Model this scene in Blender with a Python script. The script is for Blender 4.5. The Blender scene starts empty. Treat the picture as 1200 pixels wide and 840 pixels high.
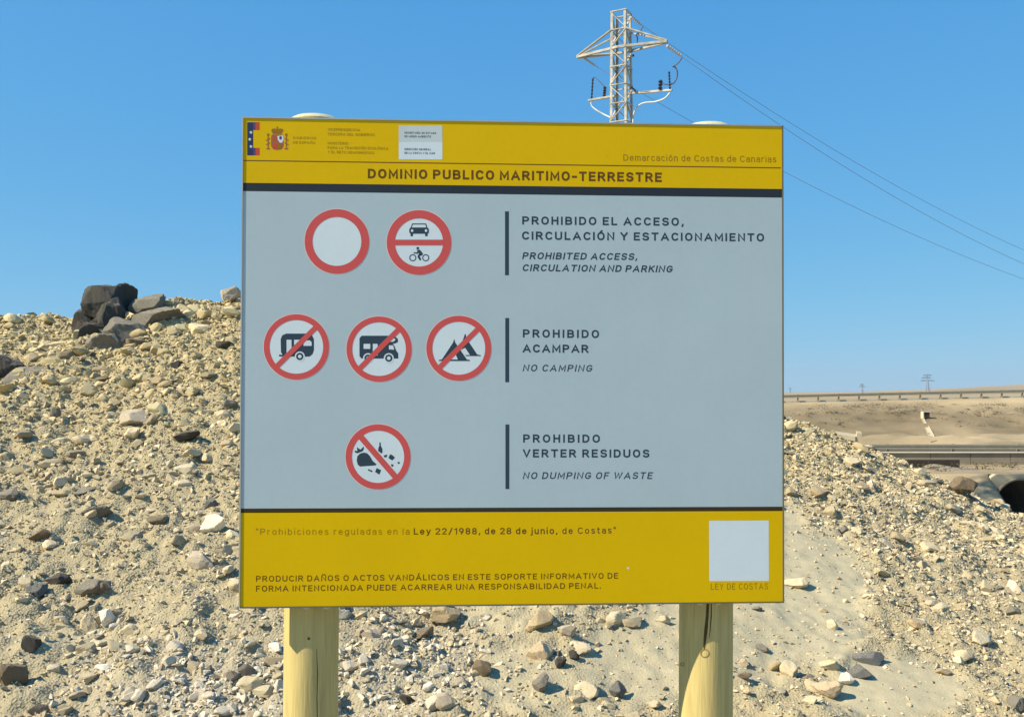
import bpy, bmesh, math, random
import numpy as np
from mathutils import Vector, Matrix, Euler
from mathutils.geometry import tessellate_polygon
rnd = random.Random(7); rng = np.random.default_rng(11)
scene = bpy.context.scene; C = scene.collection

# ------------------------------------------------------------------ camera
F = 1100.0; PITCH = math.atan(40/F); CZ = 1.6
cd = bpy.data.cameras.new('camera'); cam = bpy.data.objects.new('camera', cd); C.objects.link(cam)
cd.sensor_width = 36; cd.lens = F/1200*36; cd.clip_start = .05; cd.clip_end = 9000
cam.location = (0, 0, CZ); cam.rotation_euler = (math.pi/2+PITCH, 0, 0); scene.camera = cam
# ------------------------------------------------------------------ sky, sun, exposure
SUN_AZ = math.radians(17.5); SUN_EL = math.radians(41)
sdir = Vector((-math.cos(SUN_AZ)*math.cos(SUN_EL), -math.sin(SUN_AZ)*math.cos(SUN_EL), math.sin(SUN_EL)))
world = bpy.data.worlds.new('World'); scene.world = world; world.use_nodes = True
nt = world.node_tree; sky = nt.nodes.new('ShaderNodeTexSky'); sky.sky_type = 'NISHITA'; sky.sun_disc = False
sky.sun_elevation = SUN_EL; sky.sun_rotation = math.atan2(sdir.x, sdir.y)
sky.air_density = 1.0; sky.dust_density = 0.0; sky.ozone_density = 2; sky.altitude = 10
bg = nt.nodes['Background']; EXPO = 0.75
# the phone's rendering of the clear sky: each channel of the whole dome follows one power curve
sep = nt.nodes.new('ShaderNodeSeparateColor'); cmb = nt.nodes.new('ShaderNodeCombineColor'); nt.links.new(sky.outputs[0], sep.inputs[0])
for ch_, g_, k_ in ((0, .743, .29), (1, .402, .546), (2, .159, .811)):
    a_ = nt.nodes.new('ShaderNodeMath'); a_.operation = 'MULTIPLY'; a_.inputs[1].default_value = .15; nt.links.new(sep.outputs[ch_], a_.inputs[0])
    b_ = nt.nodes.new('ShaderNodeMath'); b_.operation = 'POWER'; b_.inputs[1].default_value = g_; nt.links.new(a_.outputs[0], b_.inputs[0])
    c_ = nt.nodes.new('ShaderNodeMath'); c_.operation = 'MULTIPLY'; c_.inputs[1].default_value = k_/.15/2**EXPO; nt.links.new(b_.outputs[0], c_.inputs[0]); nt.links.new(c_.outputs[0], cmb.inputs[ch_])
nt.links.new(cmb.outputs[0], bg.inputs[0]); bg.inputs[1].default_value = 0.15
sl = bpy.data.lights.new('sun', 'SUN'); sl.energy = 5.0; sl.angle = math.radians(.5); sl.color = (1, .86, .64)
so = bpy.data.objects.new('sun', sl); C.objects.link(so); so.rotation_euler = sdir.to_track_quat('Z', 'Y').to_euler()
scene.view_settings.view_transform = 'Standard'; scene.view_settings.look = 'None'
scene.view_settings.gamma = 1; scene.view_settings.exposure = EXPO
scene.cycles.max_bounces = 6; scene.cycles.volume_bounces = 0

# ------------------------------------------------------------------ camera maths (photo pixel -> point in the place)
FW = np.array([0, math.cos(PITCH), math.sin(PITCH)]); UP = np.array([0, -math.sin(PITCH), math.cos(PITCH)])
def ray(px, py):
    d = FW*F + np.array([1., 0, 0])*(px-600) + UP*(420-py); return d/d[1]
def at(px, py, Y):
    return np.array([0, 0, CZ]) + ray(px, py)*Y
def project(X, Y, Z):
    w = Y*FW[1] + (Z-CZ)*FW[2]; w = np.where(w < .05, .05, w)
    return 600 + F*X/w, 420 - F*(Y*UP[1]+(Z-CZ)*UP[2])/w

# ------------------------------------------------------------------ noise
def _h(ix, iy, s):
    n = (ix.astype(np.int64)*374761393 + iy.astype(np.int64)*668265263 + s*974634777) & 0x7fffffff
    n = ((n ^ (n >> 13))*1274126177) & 0x7fffffff
    return ((n ^ (n >> 16)) & 0xffff)/65535.0
def vn(x, y, s=0):
    x = np.asarray(x, float); y = np.asarray(y, float)
    ix = np.floor(x); iy = np.floor(y); fx = x-ix; fy = y-iy
    fx = fx*fx*(3-2*fx); fy = fy*fy*(3-2*fy)
    a = _h(ix, iy, s); b = _h(ix+1, iy, s); c = _h(ix, iy+1, s); d = _h(ix+1, iy+1, s)
    return (a*(1-fx)+b*fx)*(1-fy) + (c*(1-fx)+d*fx)*fy - .5
def fbm(x, y, s=0, n=3):
    r = 0; a = 1; f = 1
    for i in range(n):
        c, q = math.cos(i*1.1), math.sin(i*1.1)
        r = r + a*vn((x*c-y*q)*f+i*17.3, (x*q+y*c)*f, s+i); a *= .5; f *= 2.03
    return r
def sstep(a, b, x):
    t = np.clip((x-a)/(b-a), 0, 1); return t*t*(3-2*t)

# ------------------------------------------------------------------ terrain
CREST_PX = [-500, 0, 60, 92, 150, 200, 240, 284, 400, 560, 700, 820, 918, 1000, 1070, 1100, 1150, 1200, 1300, 1700]
CREST_PY = [398, 378, 377, 388, 376, 359, 352, 345, 336, 348, 388, 436, 495, 524, 552, 564, 591, 615, 655, 715]
CREST_Y = [11.5, 11, 11, 10.6, 10.6, 10.8, 11, 11, 11, 11, 10.8, 10.5, 10.3, 10, 9.8, 9.7, 9.4, 9.2, 9, 8.5]
U = [(a-600)/F for a in CREST_PX]
ZC = [at(a, b, y)[2] for a, b, y in zip(CREST_PX, CREST_PY, CREST_Y)]
SAND = [(955, 690, 62, 70, 1), (915, 640, 40, 50, 1), (1050, 812, 85, 40, 1), (885, 745, 70, 60, .85), (760, 765, 90, 60, .8),
        (610, 790, 60, 40, .6), (700, 840, 60, 25, .5), (60, 745, 60, 14, .5), (590, 705, 60, 30, .5), (840, 690, 90, 60, .9), (640, 660, 200, 50, .5), (975, 745, 45, 45, .9)]
def sand_mask(X, Y, Z):
    px, py = project(X, Y, Z); m = np.zeros_like(px)
    wob = 22*fbm(X*2.2, Y*2.2, 91, 3)
    for cx, cy, rx, ry, a in SAND:
        d = np.sqrt(((px-cx+wob)/rx)**2+((py-cy+wob)/ry)**2); m = np.maximum(m, a*(1-sstep(.75, 1.25, d)))
    return m*(Y > 3.2)*(Y < 11.5)
def road_y(X): return 0*X
def base(X, Y):
    X = np.asarray(X, float); Y = np.asarray(Y, float)
    u = X/np.maximum(Y, 3.0)
    zc = np.interp(u, U, ZC); yc = np.interp(u, U, CREST_Y)
    Y0 = 4.1
    t = np.clip((Y-Y0)/(yc-Y0), 0, 1.0)
    front = zc*(t**1.08)
    over = Y-yc
    back = zc - .10*np.clip(over, 0, .6) - .42*np.clip(over-.6, 0, 1e9)
    # beyond the mound: valley, slope, low road, hillside, high road, plain
    far_s = np.interp(Y, [14, 22, 37.2, 41.05, 56.9, 57.2, 64, 70, 76, 91.5, 102, 112, 140, 9000],
                      [-4.6, -4.6, -4.5, -1.95, -2.72, -2.12, -2.12, -2.6, -2.2, .62, .62, -.6, -.4, 0])
    far_p = np.interp(Y, [14, 22, 40.95, 41.05, 56.9, 57.2, 64, 70, 76, 91.5, 102, 112, 140, 9000],
                      [-4.6, -4.6, -4.6, -1.95, -2.72, -2.12, -2.12, -2.6, -2.2, .62, .62, -.6, -.4, 0])
    far = np.where((X > 20.72) & (X < 27.01), far_p, far_s)
    hm = sstep(78, 91, Y)*(1-sstep(102, 125, Y))
    far = far + hm*.022*(np.clip(X, -60, 90)-27)
    # soft mounds on the hillside behind the low road and scattered undulation
    zz = sstep(64, 70, Y)*(1-sstep(84, 90, Y))
    far = far + zz*(.9*np.exp(-((X-53)/11)**2-((Y-74)/5)**2) + .55*np.exp(-((X-34.5)/4)**2-((Y-72.5)/4)**2) + .5*fbm(X/5, Y/3, 5, 3) + .35*fbm(X/1.6, Y/1.4, 6, 2))
    far = far + (sstep(200, 900, Y))*(34*np.exp(-((X-1500)/520)**2-((Y-1700)/700)**2) + 60*np.exp(-((X-2200)/700)**2-((Y-2200)/800)**2))
    far = far + .12*fbm(X/3, Y/3, 8, 3)*(1-hm)*sstep(12, 16, Y)*(1-((Y > 40.5)&(Y < 41.5)))*(1-((Y>56.5)&(Y<65)))*(Y<150)
    h = np.where(Y <= yc, front, np.maximum(back, far*1.0))
    h = np.where(Y < Y0, 0.0, h)
    return h
def H(X, Y):
    X = np.asarray(X, float); Y = np.asarray(Y, float)
    b = base(X, Y)
    near = (1-sstep(13, 16, Y))*sstep(1.5, 3.6, Y)*(1-sstep(9, 12, np.abs(X)))
    S = sand_mask(X, Y, b)
    r = 1-.8*S
    n = .10*fbm(X*.9, Y*.9, 21, 2)*(.5+.5*r) + r*(.10*fbm(X*2.7, Y*2.7, 31, 2) + .085*np.abs(fbm(X*7, Y*7, 41, 2)) + .055*np.abs(fbm(X*13, Y*13, 51, 2)) + .03*fbm(X*24, Y*24, 55, 1)) + .006*fbm(X*6, Y*6, 61, 2)
    return b + near*n
def H1(x, y): return float(H(np.array([x]), np.array([y]))[0])
_ys = np.arange(3.8, 13, .015)
def ground_hit(px, py):
    d = ray(px, py); X = d[0]*_ys; Z = CZ+d[2]*_ys
    k = np.nonzero(H(X, _ys) >= Z)[0]; i = k[0] if len(k) else len(_ys)-200
    return np.array([X[i], _ys[i], float(H1(X[i], _ys[i]))])

# ------------------------------------------------------------------ object helpers
def link(o, parent=None):
    C.objects.link(o)
    if parent: o.parent = parent
    return o
def tag(o, label=None, cat=None, group=None, kind=None):
    if label: o['label'] = label
    if cat: o['category'] = cat
    if group: o['group'] = group
    if kind: o['kind'] = kind
    return o
def empty(name, loc=(0, 0, 0), rot=(0, 0, 0)):
    o = bpy.data.objects.new(name, None); o.empty_display_size = .2; o.location = loc; o.rotation_euler = rot; return link(o)
def mesh_obj(name, verts, faces, mats, parent=None, smooth=False, mi=None, world_=False):
    me = bpy.data.meshes.new(name); me.from_pydata([tuple(v) for v in verts], [], faces)
    for m in (mats if isinstance(mats, (list, tuple)) else [mats]): me.materials.append(m)
    if mi: me.polygons.foreach_set('material_index', mi)
    if smooth: me.shade_smooth()
    else: me.shade_flat()
    me.update(); return link(bpy.data.objects.new(name, me), parent)
class MB:
    def __init__(s): s.v = []; s.f = []; s.m = []
    def add(s, v, f, m=0):
        n = len(s.v); s.v += [tuple(a) for a in v]; s.f += [[i+n for i in q] for q in f]; s.m += [m]*len(f)
    def box(s, c, d, m=0, R=None):
        c = Vector(c); V = []
        for k in range(8):
            p = Vector(((k & 1)-.5, ((k >> 1) & 1)-.5, (k >> 2)-.5)); p = Vector((p.x*d[0], p.y*d[1], p.z*d[2]))
            V.append((R @ p if R else p)+c)
        s.add(V, [[0, 2, 3, 1], [4, 5, 7, 6], [0, 1, 5, 4], [2, 6, 7, 3], [0, 4, 6, 2], [1, 3, 7, 5]], m)
    def beam(s, a, b, w, h=None, m=0, upv=(0, 0, 1)):
        a = Vector(a); b = Vector(b); h = h or w; z = (b-a).normalized(); x = z.cross(Vector(upv))
        if x.length < 1e-3: x = z.cross(Vector((0, 1, 0)))
        x.normalize(); y = z.cross(x); R = Matrix((x, y, z)).transposed()
        s.box((a+b)/2, (w, h, (b-a).length), m, R)
    def tube(s, pts, r, n=8, m=0, caps=True):
        pts = [Vector(p) for p in pts]; rr = r if isinstance(r, (list, tuple)) else [r]*len(pts); rings = []
        prev = None
        for i, p in enumerate(pts):
            t = (pts[min(i+1, len(pts)-1)]-pts[max(i-1, 0)]).normalized()
            if prev is None: x = t.cross(Vector((0, 0, 1)) if abs(t.z) < .9 else Vector((1, 0, 0))).normalized()
            else: x = (prev-t*prev.dot(t)).normalized()
            prev = x; y = t.cross(x)
            rings.append([p+(x*math.cos(2*math.pi*k/n)+y*math.sin(2*math.pi*k/n))*rr[i] for k in range(n)])
        V = [v for q in rings for v in q]; Fc = []
        for i in range(len(pts)-1):
            for k in range(n): Fc.append([i*n+k, i*n+(k+1) % n, (i+1)*n+(k+1) % n, (i+1)*n+k])
        if caps: Fc += [list(range(n))[::-1], [(len(pts)-1)*n+k for k in range(n)]]
        s.add(V, Fc, m)
    def build(s, name, mats, parent=None, smooth=False): return mesh_obj(name, s.v, s.f, mats, parent, smooth, s.m)

# ------------------------------------------------------------------ materials
def lin(r, g, b): return tuple(((c/255)/12.92 if c/255 <= .04045 else ((c/255+.055)/1.055)**2.4) for c in (r, g, b))
class NT:
    def __init__(s, name, rough=.8, spec=.3, metal=0):
        s.m = bpy.data.materials.new(name); s.m.use_nodes = True; s.t = s.m.node_tree; s.b = s.t.nodes['Principled BSDF']
        s.b.inputs['Roughness'].default_value = rough; s.b.inputs['Specular IOR Level'].default_value = spec; s.b.inputs['Metallic'].default_value = metal
        s.co = s.t.nodes.new('ShaderNodeTexCoord')
    def n(s, kind, **kw):
        x = s.t.nodes.new(kind)
        for k, v in kw.items():
            if k in x.inputs: x.inputs[k].default_value = v
            else: setattr(x, k, v)
        return x
    def l(s, a, b): s.t.links.new(a, b)
    def noise(s, scale, detail=4, rough=.6, coord='Object', stretch=None):
        x = s.n('ShaderNodeTexNoise', Scale=scale, Detail=detail, Roughness=rough)
        if stretch:
            mp = s.n('ShaderNodeMapping'); mp.inputs['Scale'].default_value = stretch; s.l(s.co.outputs[coord], mp.inputs[0]); s.l(mp.outputs[0], x.inputs['Vector'])
        else: s.l(s.co.outputs[coord], x.inputs['Vector'])
        return x.outputs[0]
    def ramp(s, fac, stops):
        r = s.n('ShaderNodeValToRGB'); e = r.color_ramp.elements
        while len(e) < len(stops): e.new(.5)
        for i, (p, c) in enumerate(stops): e[i].position = p; e[i].color = (*c, 1) if len(c) == 3 else c
        s.l(fac, r.inputs[0]); return r.outputs[0]
    def mix(s, fac, a, b, mode='MIX'):
        x = s.n('ShaderNodeMix', data_type='RGBA', blend_type=mode)
        for src, i in ((fac, 0), (a, 6), (b, 7)):
            if hasattr(src, 'links'): s.l(src, x.inputs[i])
            else: x.inputs[i].default_value = src if i == 0 else (*src, 1)
        return x.outputs[2]
    def color(s, c):
        if hasattr(c, 'links'): s.l(c, s.b.inputs['Base Color'])
        else: s.b.inputs['Base Color'].default_value = (*c, 1)
    def bump(s, h, strength=.3, dist=.01):
        x = s.n('ShaderNodeBump', Strength=strength, Distance=dist); s.l(h, x.inputs['Height']); s.l(x.outputs[0], s.b.inputs['Normal'])
    def var(s, c, amt=.15, scale=8, detail=5):
        lo = tuple(a*(1-amt) for a in c); hi = tuple(min(1, a*(1+amt)) for a in c)
        o = s.ramp(s.noise(scale, detail), [(.3, lo), (.7, hi)]); s.color(o); return o
def simple(name, c, rough=.6, amt=.08, scale=6, bump=0, spec=.3, metal=0):
    k = NT(name, rough, spec, metal); k.var(c, amt, scale)
    if bump: k.bump(k.noise(scale*6, 6), bump, .004)
    return k.m

def ground_mat():
    k = NT('desert_ground', .95, .1)
    at_ = k.n('ShaderNodeAttribute', attribute_name='tint')
    big = k.noise(.9, 5, .6); med = k.noise(14, 6, .7); fine = k.noise(90, 5, .7)
    v = k.n('ShaderNodeTexVoronoi', Scale=75.0); k.l(k.co.outputs['Object'], v.inputs['Vector'])
    c = k.mix(k.ramp(med, [(.3, (0, 0, 0)), (.7, (1, 1, 1))]), (.86, .85, .83), (1.12, 1.1, 1.06))
    c2 = k.mix(.85, at_.outputs['Color'], c, 'MULTIPLY')
    c3 = k.mix(.7, c2, k.ramp(big, [(.3, (.9, .9, .92)), (.7, (1.08, 1.05, 1.0))]), 'MULTIPLY')
    c4 = k.mix(k.ramp(v.outputs['Color'], [(0, (0, 0, 0)), (1, (.45, .45, .45))]), c3, k.mix(.6, c3, (.95, .93, .88), 'MULTIPLY'))
    k.color(k.mix(.5, c4, k.ramp(fine, [(.3, (.85, .85, .85)), (.7, (1.12, 1.12, 1.12))]), 'MULTIPLY'))
    m1 = k.n('ShaderNodeMath', operation='MULTIPLY_ADD'); k.l(fine, m1.inputs[0]); m1.inputs[1].default_value = .5; k.l(v.outputs['Distance'], m1.inputs[2])
    bs = k.n('ShaderNodeMath', operation='MULTIPLY_ADD'); k.l(at_.outputs['Alpha'], bs.inputs[0]); bs.inputs[1].default_value = .42; bs.inputs[2].default_value = .10
    m2 = k.n('ShaderNodeMath', operation='MULTIPLY_ADD'); k.l(med, m2.inputs[0]); m2.inputs[1].default_value = 1.0; k.l(m1.outputs[0], m2.inputs[2])
    k.bump(m2.outputs[0], .9, .015); k.l(bs.outputs[0], [x for x in k.t.nodes if x.type == 'BUMP'][0].inputs['Strength']); return k.m
def rock_mat(name, objcol):
    k = NT(name, .88, .25)
    if objcol: base_ = k.n('ShaderNodeObjectInfo').outputs['Color']
    else: base_ = k.n('ShaderNodeAttribute', attribute_name='tint').outputs['Color']
    co = 'Object'
    n1 = k.noise(9, 6, .65, co); n2 = k.noise(45, 5, .7, co)
    c = k.mix(.85, base_, k.ramp(n1, [(.28, (.72, .70, .66)), (.5, (1, .98, .95)), (.72, (1.22, 1.2, 1.15))]), 'MULTIPLY')
    c = k.mix(.7, c, k.ramp(n2, [(.35, (.85, .84, .82)), (.65, (1.12, 1.1, 1.08))]), 'MULTIPLY')
    # wind-blown dust settled on up-facing faces
    g = k.n('ShaderNodeNewGeometry'); sx = k.n('ShaderNodeSeparateXYZ'); k.l(g.outputs['Normal'], sx.inputs[0])
    mu = k.n('ShaderNodeMath', operation='MULTIPLY'); k.l(sx.outputs[2], mu.inputs[0]); k.l(n1, mu.inputs[1])
    c = k.mix(k.ramp(mu.outputs[0], [(.38, (0, 0, 0)), (.62, (.38, .38, .38))]), c, (.47, .41, .29))
    k.color(c); m = k.n('ShaderNodeMath', operation='ADD'); k.l(n1, m.inputs[0]); k.l(n2, m.inputs[1]); k.bump(m.outputs[0], .5, .012); return k.m
M = {}
M['ground'] = ground_mat(); M['rock'] = rock_mat('loose_rock', False); M['rock_obj'] = rock_mat('single_rock', True)
def print_mat(name, c, rough=.42):
    k = NT(name, rough, .12 if name.startswith('yellow') else .25); n = k.noise(3.5, 4, .6); f = k.noise(60, 4, .7)
    a = k.mix(.5, k.ramp(n, [(.3, tuple(x*.94 for x in c)), (.7, tuple(min(1, x*1.06) for x in c))]), k.ramp(f, [(.3, tuple(x*.96 for x in c)), (.7, tuple(min(1, x*1.03) for x in c))]))
    streak = k.noise(10, 5, .7, 'Object', (3.0, 3.0, .25))
    a = k.mix(k.ramp(streak, [(.5, (0, 0, 0)), (.8, (.10, .10, .10))]), a, (c[0]*.8, c[1]*.8, c[2]*.8))
    k.color(a); rr = k.ramp(f, [(.3, (rough-.06,)*3), (.7, (rough+.1,)*3)]); k.l(rr, k.b.inputs['Roughness'])
    k.bump(k.noise(2.2, 2), .06, .02); return k.m
M['yellow'] = print_mat('yellow_print', (.66, .435, .0002))
M['grey'] = print_mat('grey_print', (.385, .495, .560))
M['band'] = print_mat('dark_band_print', (.020, .028, .040))
M['brownband'] = print_mat('lower_band_print', (.035, .028, .012))
M['navy'] = print_mat('navy_print', (.028, .052, .080))
M['white'] = print_mat('white_print', (.59, .70, .77))
M['palegrey'] = print_mat('pale_grey_print', (.50, .58, .60))
M['red'] = print_mat('red_print', (.56, .085, .085))
M['pinkrim'] = print_mat('pale_rim_print', (.68, .55, .55))
M['brown'] = print_mat('brown_print', (.13, .062, .006))
M['brown2'] = print_mat('light_brown_print', (.30, .17, .006))
M['blue'] = print_mat('flag_blue_print', (.02, .035, .10))
M['violet'] = print_mat('flag_violet_print', (.10, .05, .16))
M['flagred'] = print_mat('flag_red_print', (.50, .07, .03))
M['crest'] = print_mat('crest_red_print', (.36, .11, .05))
M['crestgold'] = print_mat('crest_gold_print', (.28, .14, .012))
M['alu'] = simple('weathered_aluminium', (.50, .50, .46), .45, .08, 12, 0, .5, .75)
M['alushade'] = simple('shaded_aluminium', (.16, .15, .11), .5, .1, 10, 0, .4, .4)  # shaded copy of the edge aluminium, shade put into the colour
def wood_mat(name, c):
    k = NT(name, .75, .25)
    g = k.noise(7, 6, .6, 'Object', (6, 6, .5)); b = k.noise(2.4, 3, .6, 'Object', (1.5, 1.5, .6)); f = k.noise(60, 4, .6, 'Object', (4, 4, .15))
    a = k.ramp(g, [(.25, tuple(x*.70 for x in c)), (.5, c), (.8, tuple(min(1, x*1.2) for x in c))])
    a = k.mix(k.ramp(b, [(.4, (0, 0, 0)), (.75, (.55, .55, .55))]), a, (c[0]*.82, c[1]*.86, c[2]*.62))
    a = k.mix(.6, a, k.ramp(f, [(.3, (.76, .74, .68)), (.7, (1.12, 1.12, 1.12))]), 'MULTIPLY')
    k.color(a); k.bump(f, .4, .003); return k.m
M['wood'] = wood_mat('pressure_treated_pine', (.52, .43, .18)); M['woodend'] = wood_mat('cut_pine_end', (.56, .53, .38))
M['crack'] = simple('dark_wood_crack', (.085, .055, .018), .95, .3, 60)
M['knot'] = simple('wood_knot', (.27, .18, .06), .8, .2, 60)
M['galv'] = simple('painted_lattice_steel', (.39, .38, .32), .6, .38, 4)
M['steel'] = simple('galvanised_rail', (.30, .275, .20), .7, .12, 3, 0, .2, 0)
M['insul'] = simple('dark_insulator', (.035, .035, .045), .35, .2, 8)
M['glassins'] = simple('pale_insulator', (.50, .44, .36), .4, .1, 8)
M['cable'] = simple('black_cable', (.10, .11, .13), .6, .1, 8)
M['whitecable'] = simple('pale_cable', (.60, .64, .62), .5, .1, 8)
M['wire'] = simple('aluminium_conductor', (.20, .28, .36), .5, .1, 1)
M['asphalt'] = simple('asphalt', (.10, .09, .072), 1, .15, 2, .2, 0)
M['concrete'] = simple('dusty_concrete', (.44, .385, .26), .9, .14, 1.2, .3)
M['concretepale'] = simple('pale_concrete', (.56, .50, .38), .9, .12, 3, .3)
M['wallc'] = simple('retaining_wall_concrete', (.27, .23, .16), .9, .2, .5, .3)
M['pipe'] = simple('concrete_pipe', (.22, .19, .14), .9, .2, 2, .3)
M['holedark'] = simple('opening_darkness', (.05, .04, .03), 1, .2, 2)  # near-black colour standing for the darkness inside pipe and inlet
M['whiteline'] = simple('road_paint', (.75, .73, .66), .7, .08, 4)
M['shrub'] = simple('dry_scrub', (.10, .09, .05), .9, .3, 3)
M['farsteel'] = simple('far_pylon_steel', (.34, .38, .41), .6, .1, .1)

# ------------------------------------------------------------------ ground sheet (one sheet to the horizon)
def gl(a, b, s): return list(np.arange(a, b, s))
xs = sorted(set(np.round([-3500, -2500, -1500, -800, -400, -200, -120, -80, -60, -45, -35, -28, -22, -18, -15, -12, -10.5, -9.3, -8.4, -7.8, -7.2, -6.9]
     + gl(-6.6, 6.6, .025) + gl(6.6, 9, .12) + gl(9, 19.9, .5) + [20.2, 20.7, 20.74] + gl(21, 27, .5) + [27.0, 27.02] + gl(27.5, 62, .6) + gl(62, 80, 2)
     + [85, 95, 110, 130, 160, 200, 260, 330, 400, 500, 600, 750, 900, 1050, 1200, 1350, 1500, 1700, 1900, 2200, 2500, 2900, 3500], 4)))
ys = sorted(set(np.round([-3000, -1000, -300, -60, -15, -4, 0, 1.5, 2.4, 3, 3.3] + gl(3.6, 11.4, .025) + gl(11.4, 14, .06) + gl(14, 20, .4) + gl(20, 33, 1) + gl(33, 40.9, .6)
     + [40.95, 41.05] + gl(41.6, 56.7, .7) + [56.9, 57.2, 58, 60, 62, 64] + gl(64.5, 91.5, .6) + [91.5, 93, 96, 99, 102, 104, 107, 110, 114, 120, 130, 140, 160, 200, 260, 350, 450, 600, 750, 900, 1050, 1200, 1400, 1600, 1800, 2000, 2300, 2700, 3200, 4300], 4)))
xs = np.array(xs); ys = np.array(ys)
GX, GY = np.meshgrid(xs, ys)
GZ = H(GX, GY)
nx, ny = len(xs), len(ys)
co = np.stack([GX, GY, GZ], -1).reshape(-1, 3).astype(np.float32)
idx = np.arange(nx*ny).reshape(ny, nx)
quads = np.stack([idx[:-1, :-1], idx[:-1, 1:], idx[1:, 1:], idx[1:, :-1]], -1)
# the mouth of the culvert: the vertical step of the embankment is open there (the headwall closes round it)
ci = (GX[:-1, :-1]+GX[:-1, 1:])/2; cj = (GY[:-1, :-1]+GY[1:, :-1])/2
PX0 = at(1191, 594, 41)[0]
hole = (np.abs(cj-41) < .05) & (ci > 20.73) & (ci < 27.0)
quads = quads[~hole].reshape(-1, 4).astype(np.int32)
me = bpy.data.meshes.new('ground'); me.vertices.add(len(co)); me.vertices.foreach_set('co', co.ravel())
me.loops.add(len(quads)*4); me.loops.foreach_set('vertex_index', quads.ravel())
me.polygons.add(len(quads)); me.polygons.foreach_set('loop_start', np.arange(len(quads), dtype=np.int32)*4)
me.update(calc_edges=True); me.shade_smooth()
S = sand_mask(GX, GY, GZ)
def near_tint(X, Y, Z, S):
    px, py = project(X, Y, Z)
    up = 1-sstep(380, 640, py)                       # towards the crest the soil is more ochre
    grey = np.exp(-((px-230)/150)**2-((py-820)/75)**2) + .8*np.exp(-((px-480)/110)**2-((py-790)/70)**2)
    dirt = np.array([.345, .310, .205]); och = np.array([.375, .325, .195]); sa = np.array([.41, .378, .262]); gr = np.array([.36, .335, .255])
    up = up[..., None]; c = dirt*(1-up)+och*up; g = np.clip(grey, 0, 1)[..., None]; c = c*(1-g)+gr*g
    s = S[..., None]; return c*(1-s)+sa*s
tint = near_tint(GX, GY, GZ, S)
farc = np.array([.335, .275, .175]); wf = sstep(12, 18, GY)[..., None]
fn = (1+.35*fbm(GX/9, GY/4, 71, 4))[..., None]
shade = np.where(((GY > 79) & (GY < 87))[..., None], .80, 1.0)     # the band of darker, finer soil on the hillside
dk = (sstep(74, 79, GY)*(1-sstep(85, 89, GY)))[..., None]
mnd = np.exp(-((GX-53)/10)**2-((GY-73.5)/4)**2) + .9*np.exp(-((GX-34.5)/3.6)**2-((GY-72.5)/3.2)**2) + .5*np.exp(-((GX-24)/5)**2-((GY-72)/3)**2)
blot = (1+.30*fbm(GX/2.2, GY/1.6, 77, 3))[..., None]
tint = tint*(1-wf) + wf*farc*fn*blot*(1-.33*dk)*(1+.30*np.clip(mnd, 0, 1)[..., None])
ca = me.color_attributes.new('tint', 'FLOAT_COLOR', 'POINT')
ca.data.foreach_set('color', np.concatenate([tint, (1-S)[..., None]], -1).astype(np.float32).ravel())
me.materials.append(M['ground']); g = link(bpy.data.objects.new('ground', me)); tag(g, kind='structure')

# ------------------------------------------------------------------ rock shapes
def hull(n, seed):
    r = random.Random(seed); bm = bmesh.new()
    for _ in range(n):
        v = Vector((r.gauss(0, 1), r.gauss(0, 1), r.gauss(0, 1))).normalized()*r.uniform(.6, 1.1)
        bm.verts.new(v)
    res = bmesh.ops.convex_hull(bm, input=bm.verts)
    bmesh.ops.delete(bm, geom=[v for v in bm.verts if not v.link_faces], context='VERTS')
    bmesh.ops.triangulate(bm, faces=bm.faces); bm.verts.index_update()
    V = np.array([v.co[:] for v in bm.verts]); Fc = np.array([[v.index for v in f.verts] for f in bm.faces]); bm.free(); return V, Fc
def chopped(seed, sub=3, planes=11, box=False, rough=.035, jit=.25):
    r = random.Random(seed); bm = bmesh.new(); bmesh.ops.create_icosphere(bm, subdivisions=sub, radius=1)
    V = np.array([v.co[:] for v in bm.verts]); Fc = [[v.index for v in f.verts] for f in bm.faces]; bm.free()
    P = []
    if box:
        for a in ((1, 0, 0), (-1, 0, 0), (0, 1, 0), (0, -1, 0), (0, 0, 1), (0, 0, -1)):
            n = Vector([c+r.uniform(-jit, jit) for c in a]).normalized(); P.append((n, r.uniform(.72, .84)))
        for _ in range(planes-6 if planes > 6 else 3):
            n = Vector((r.gauss(0, 1), r.gauss(0, 1), r.gauss(0, 1))).normalized(); P.append((n, r.uniform(.80, 1.02)))
    else:
        for _ in range(planes):
            n = Vector((r.gauss(0, 1), r.gauss(0, 1), r.gauss(0, 1))).normalized(); P.append((n, r.uniform(.44, .64)))
    d = np.full(len(V), 1.25 if box else 1.0)
    for n, k in P:
        c = V@np.array(n[:]); d = np.where(c > .05, np.minimum(d, k/np.maximum(c, .05)), d)
    V2 = V*d[:, None]
    a = np.array([r.uniform(0, 50) for _ in range(3)])
    nn = fbm(V2[:, 0]*2.5+a[0]+V2[:, 2], V2[:, 1]*2.5+a[1]-V2[:, 2]*1.7, seed, 3)
    V2 = V2*(1+rough*2.2*nn[:, None])
    V2[:, 0] /= abs(V2[:, 0]).max(); V2[:, 1] /= abs(V2[:, 1]).max(); V2[:, 2] /= abs(V2[:, 2]).max()
    return V2, Fc
PAL = {'cream': (.58, .51, .35), 'tan': (.44, .355, .22), 'white': (.78, .74, .62), 'grey': (.19, .18, .15), 'dark': (.065, .060, .052),
       'blue': (.14, .145, .14), 'brown': (.17, .135, .09), 'pink': (.52, .42, .28), 'basalt': (.062, .062, .056), 'slab': (.165, .158, .13), 'greycream': (.45, .40, .31)}
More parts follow.
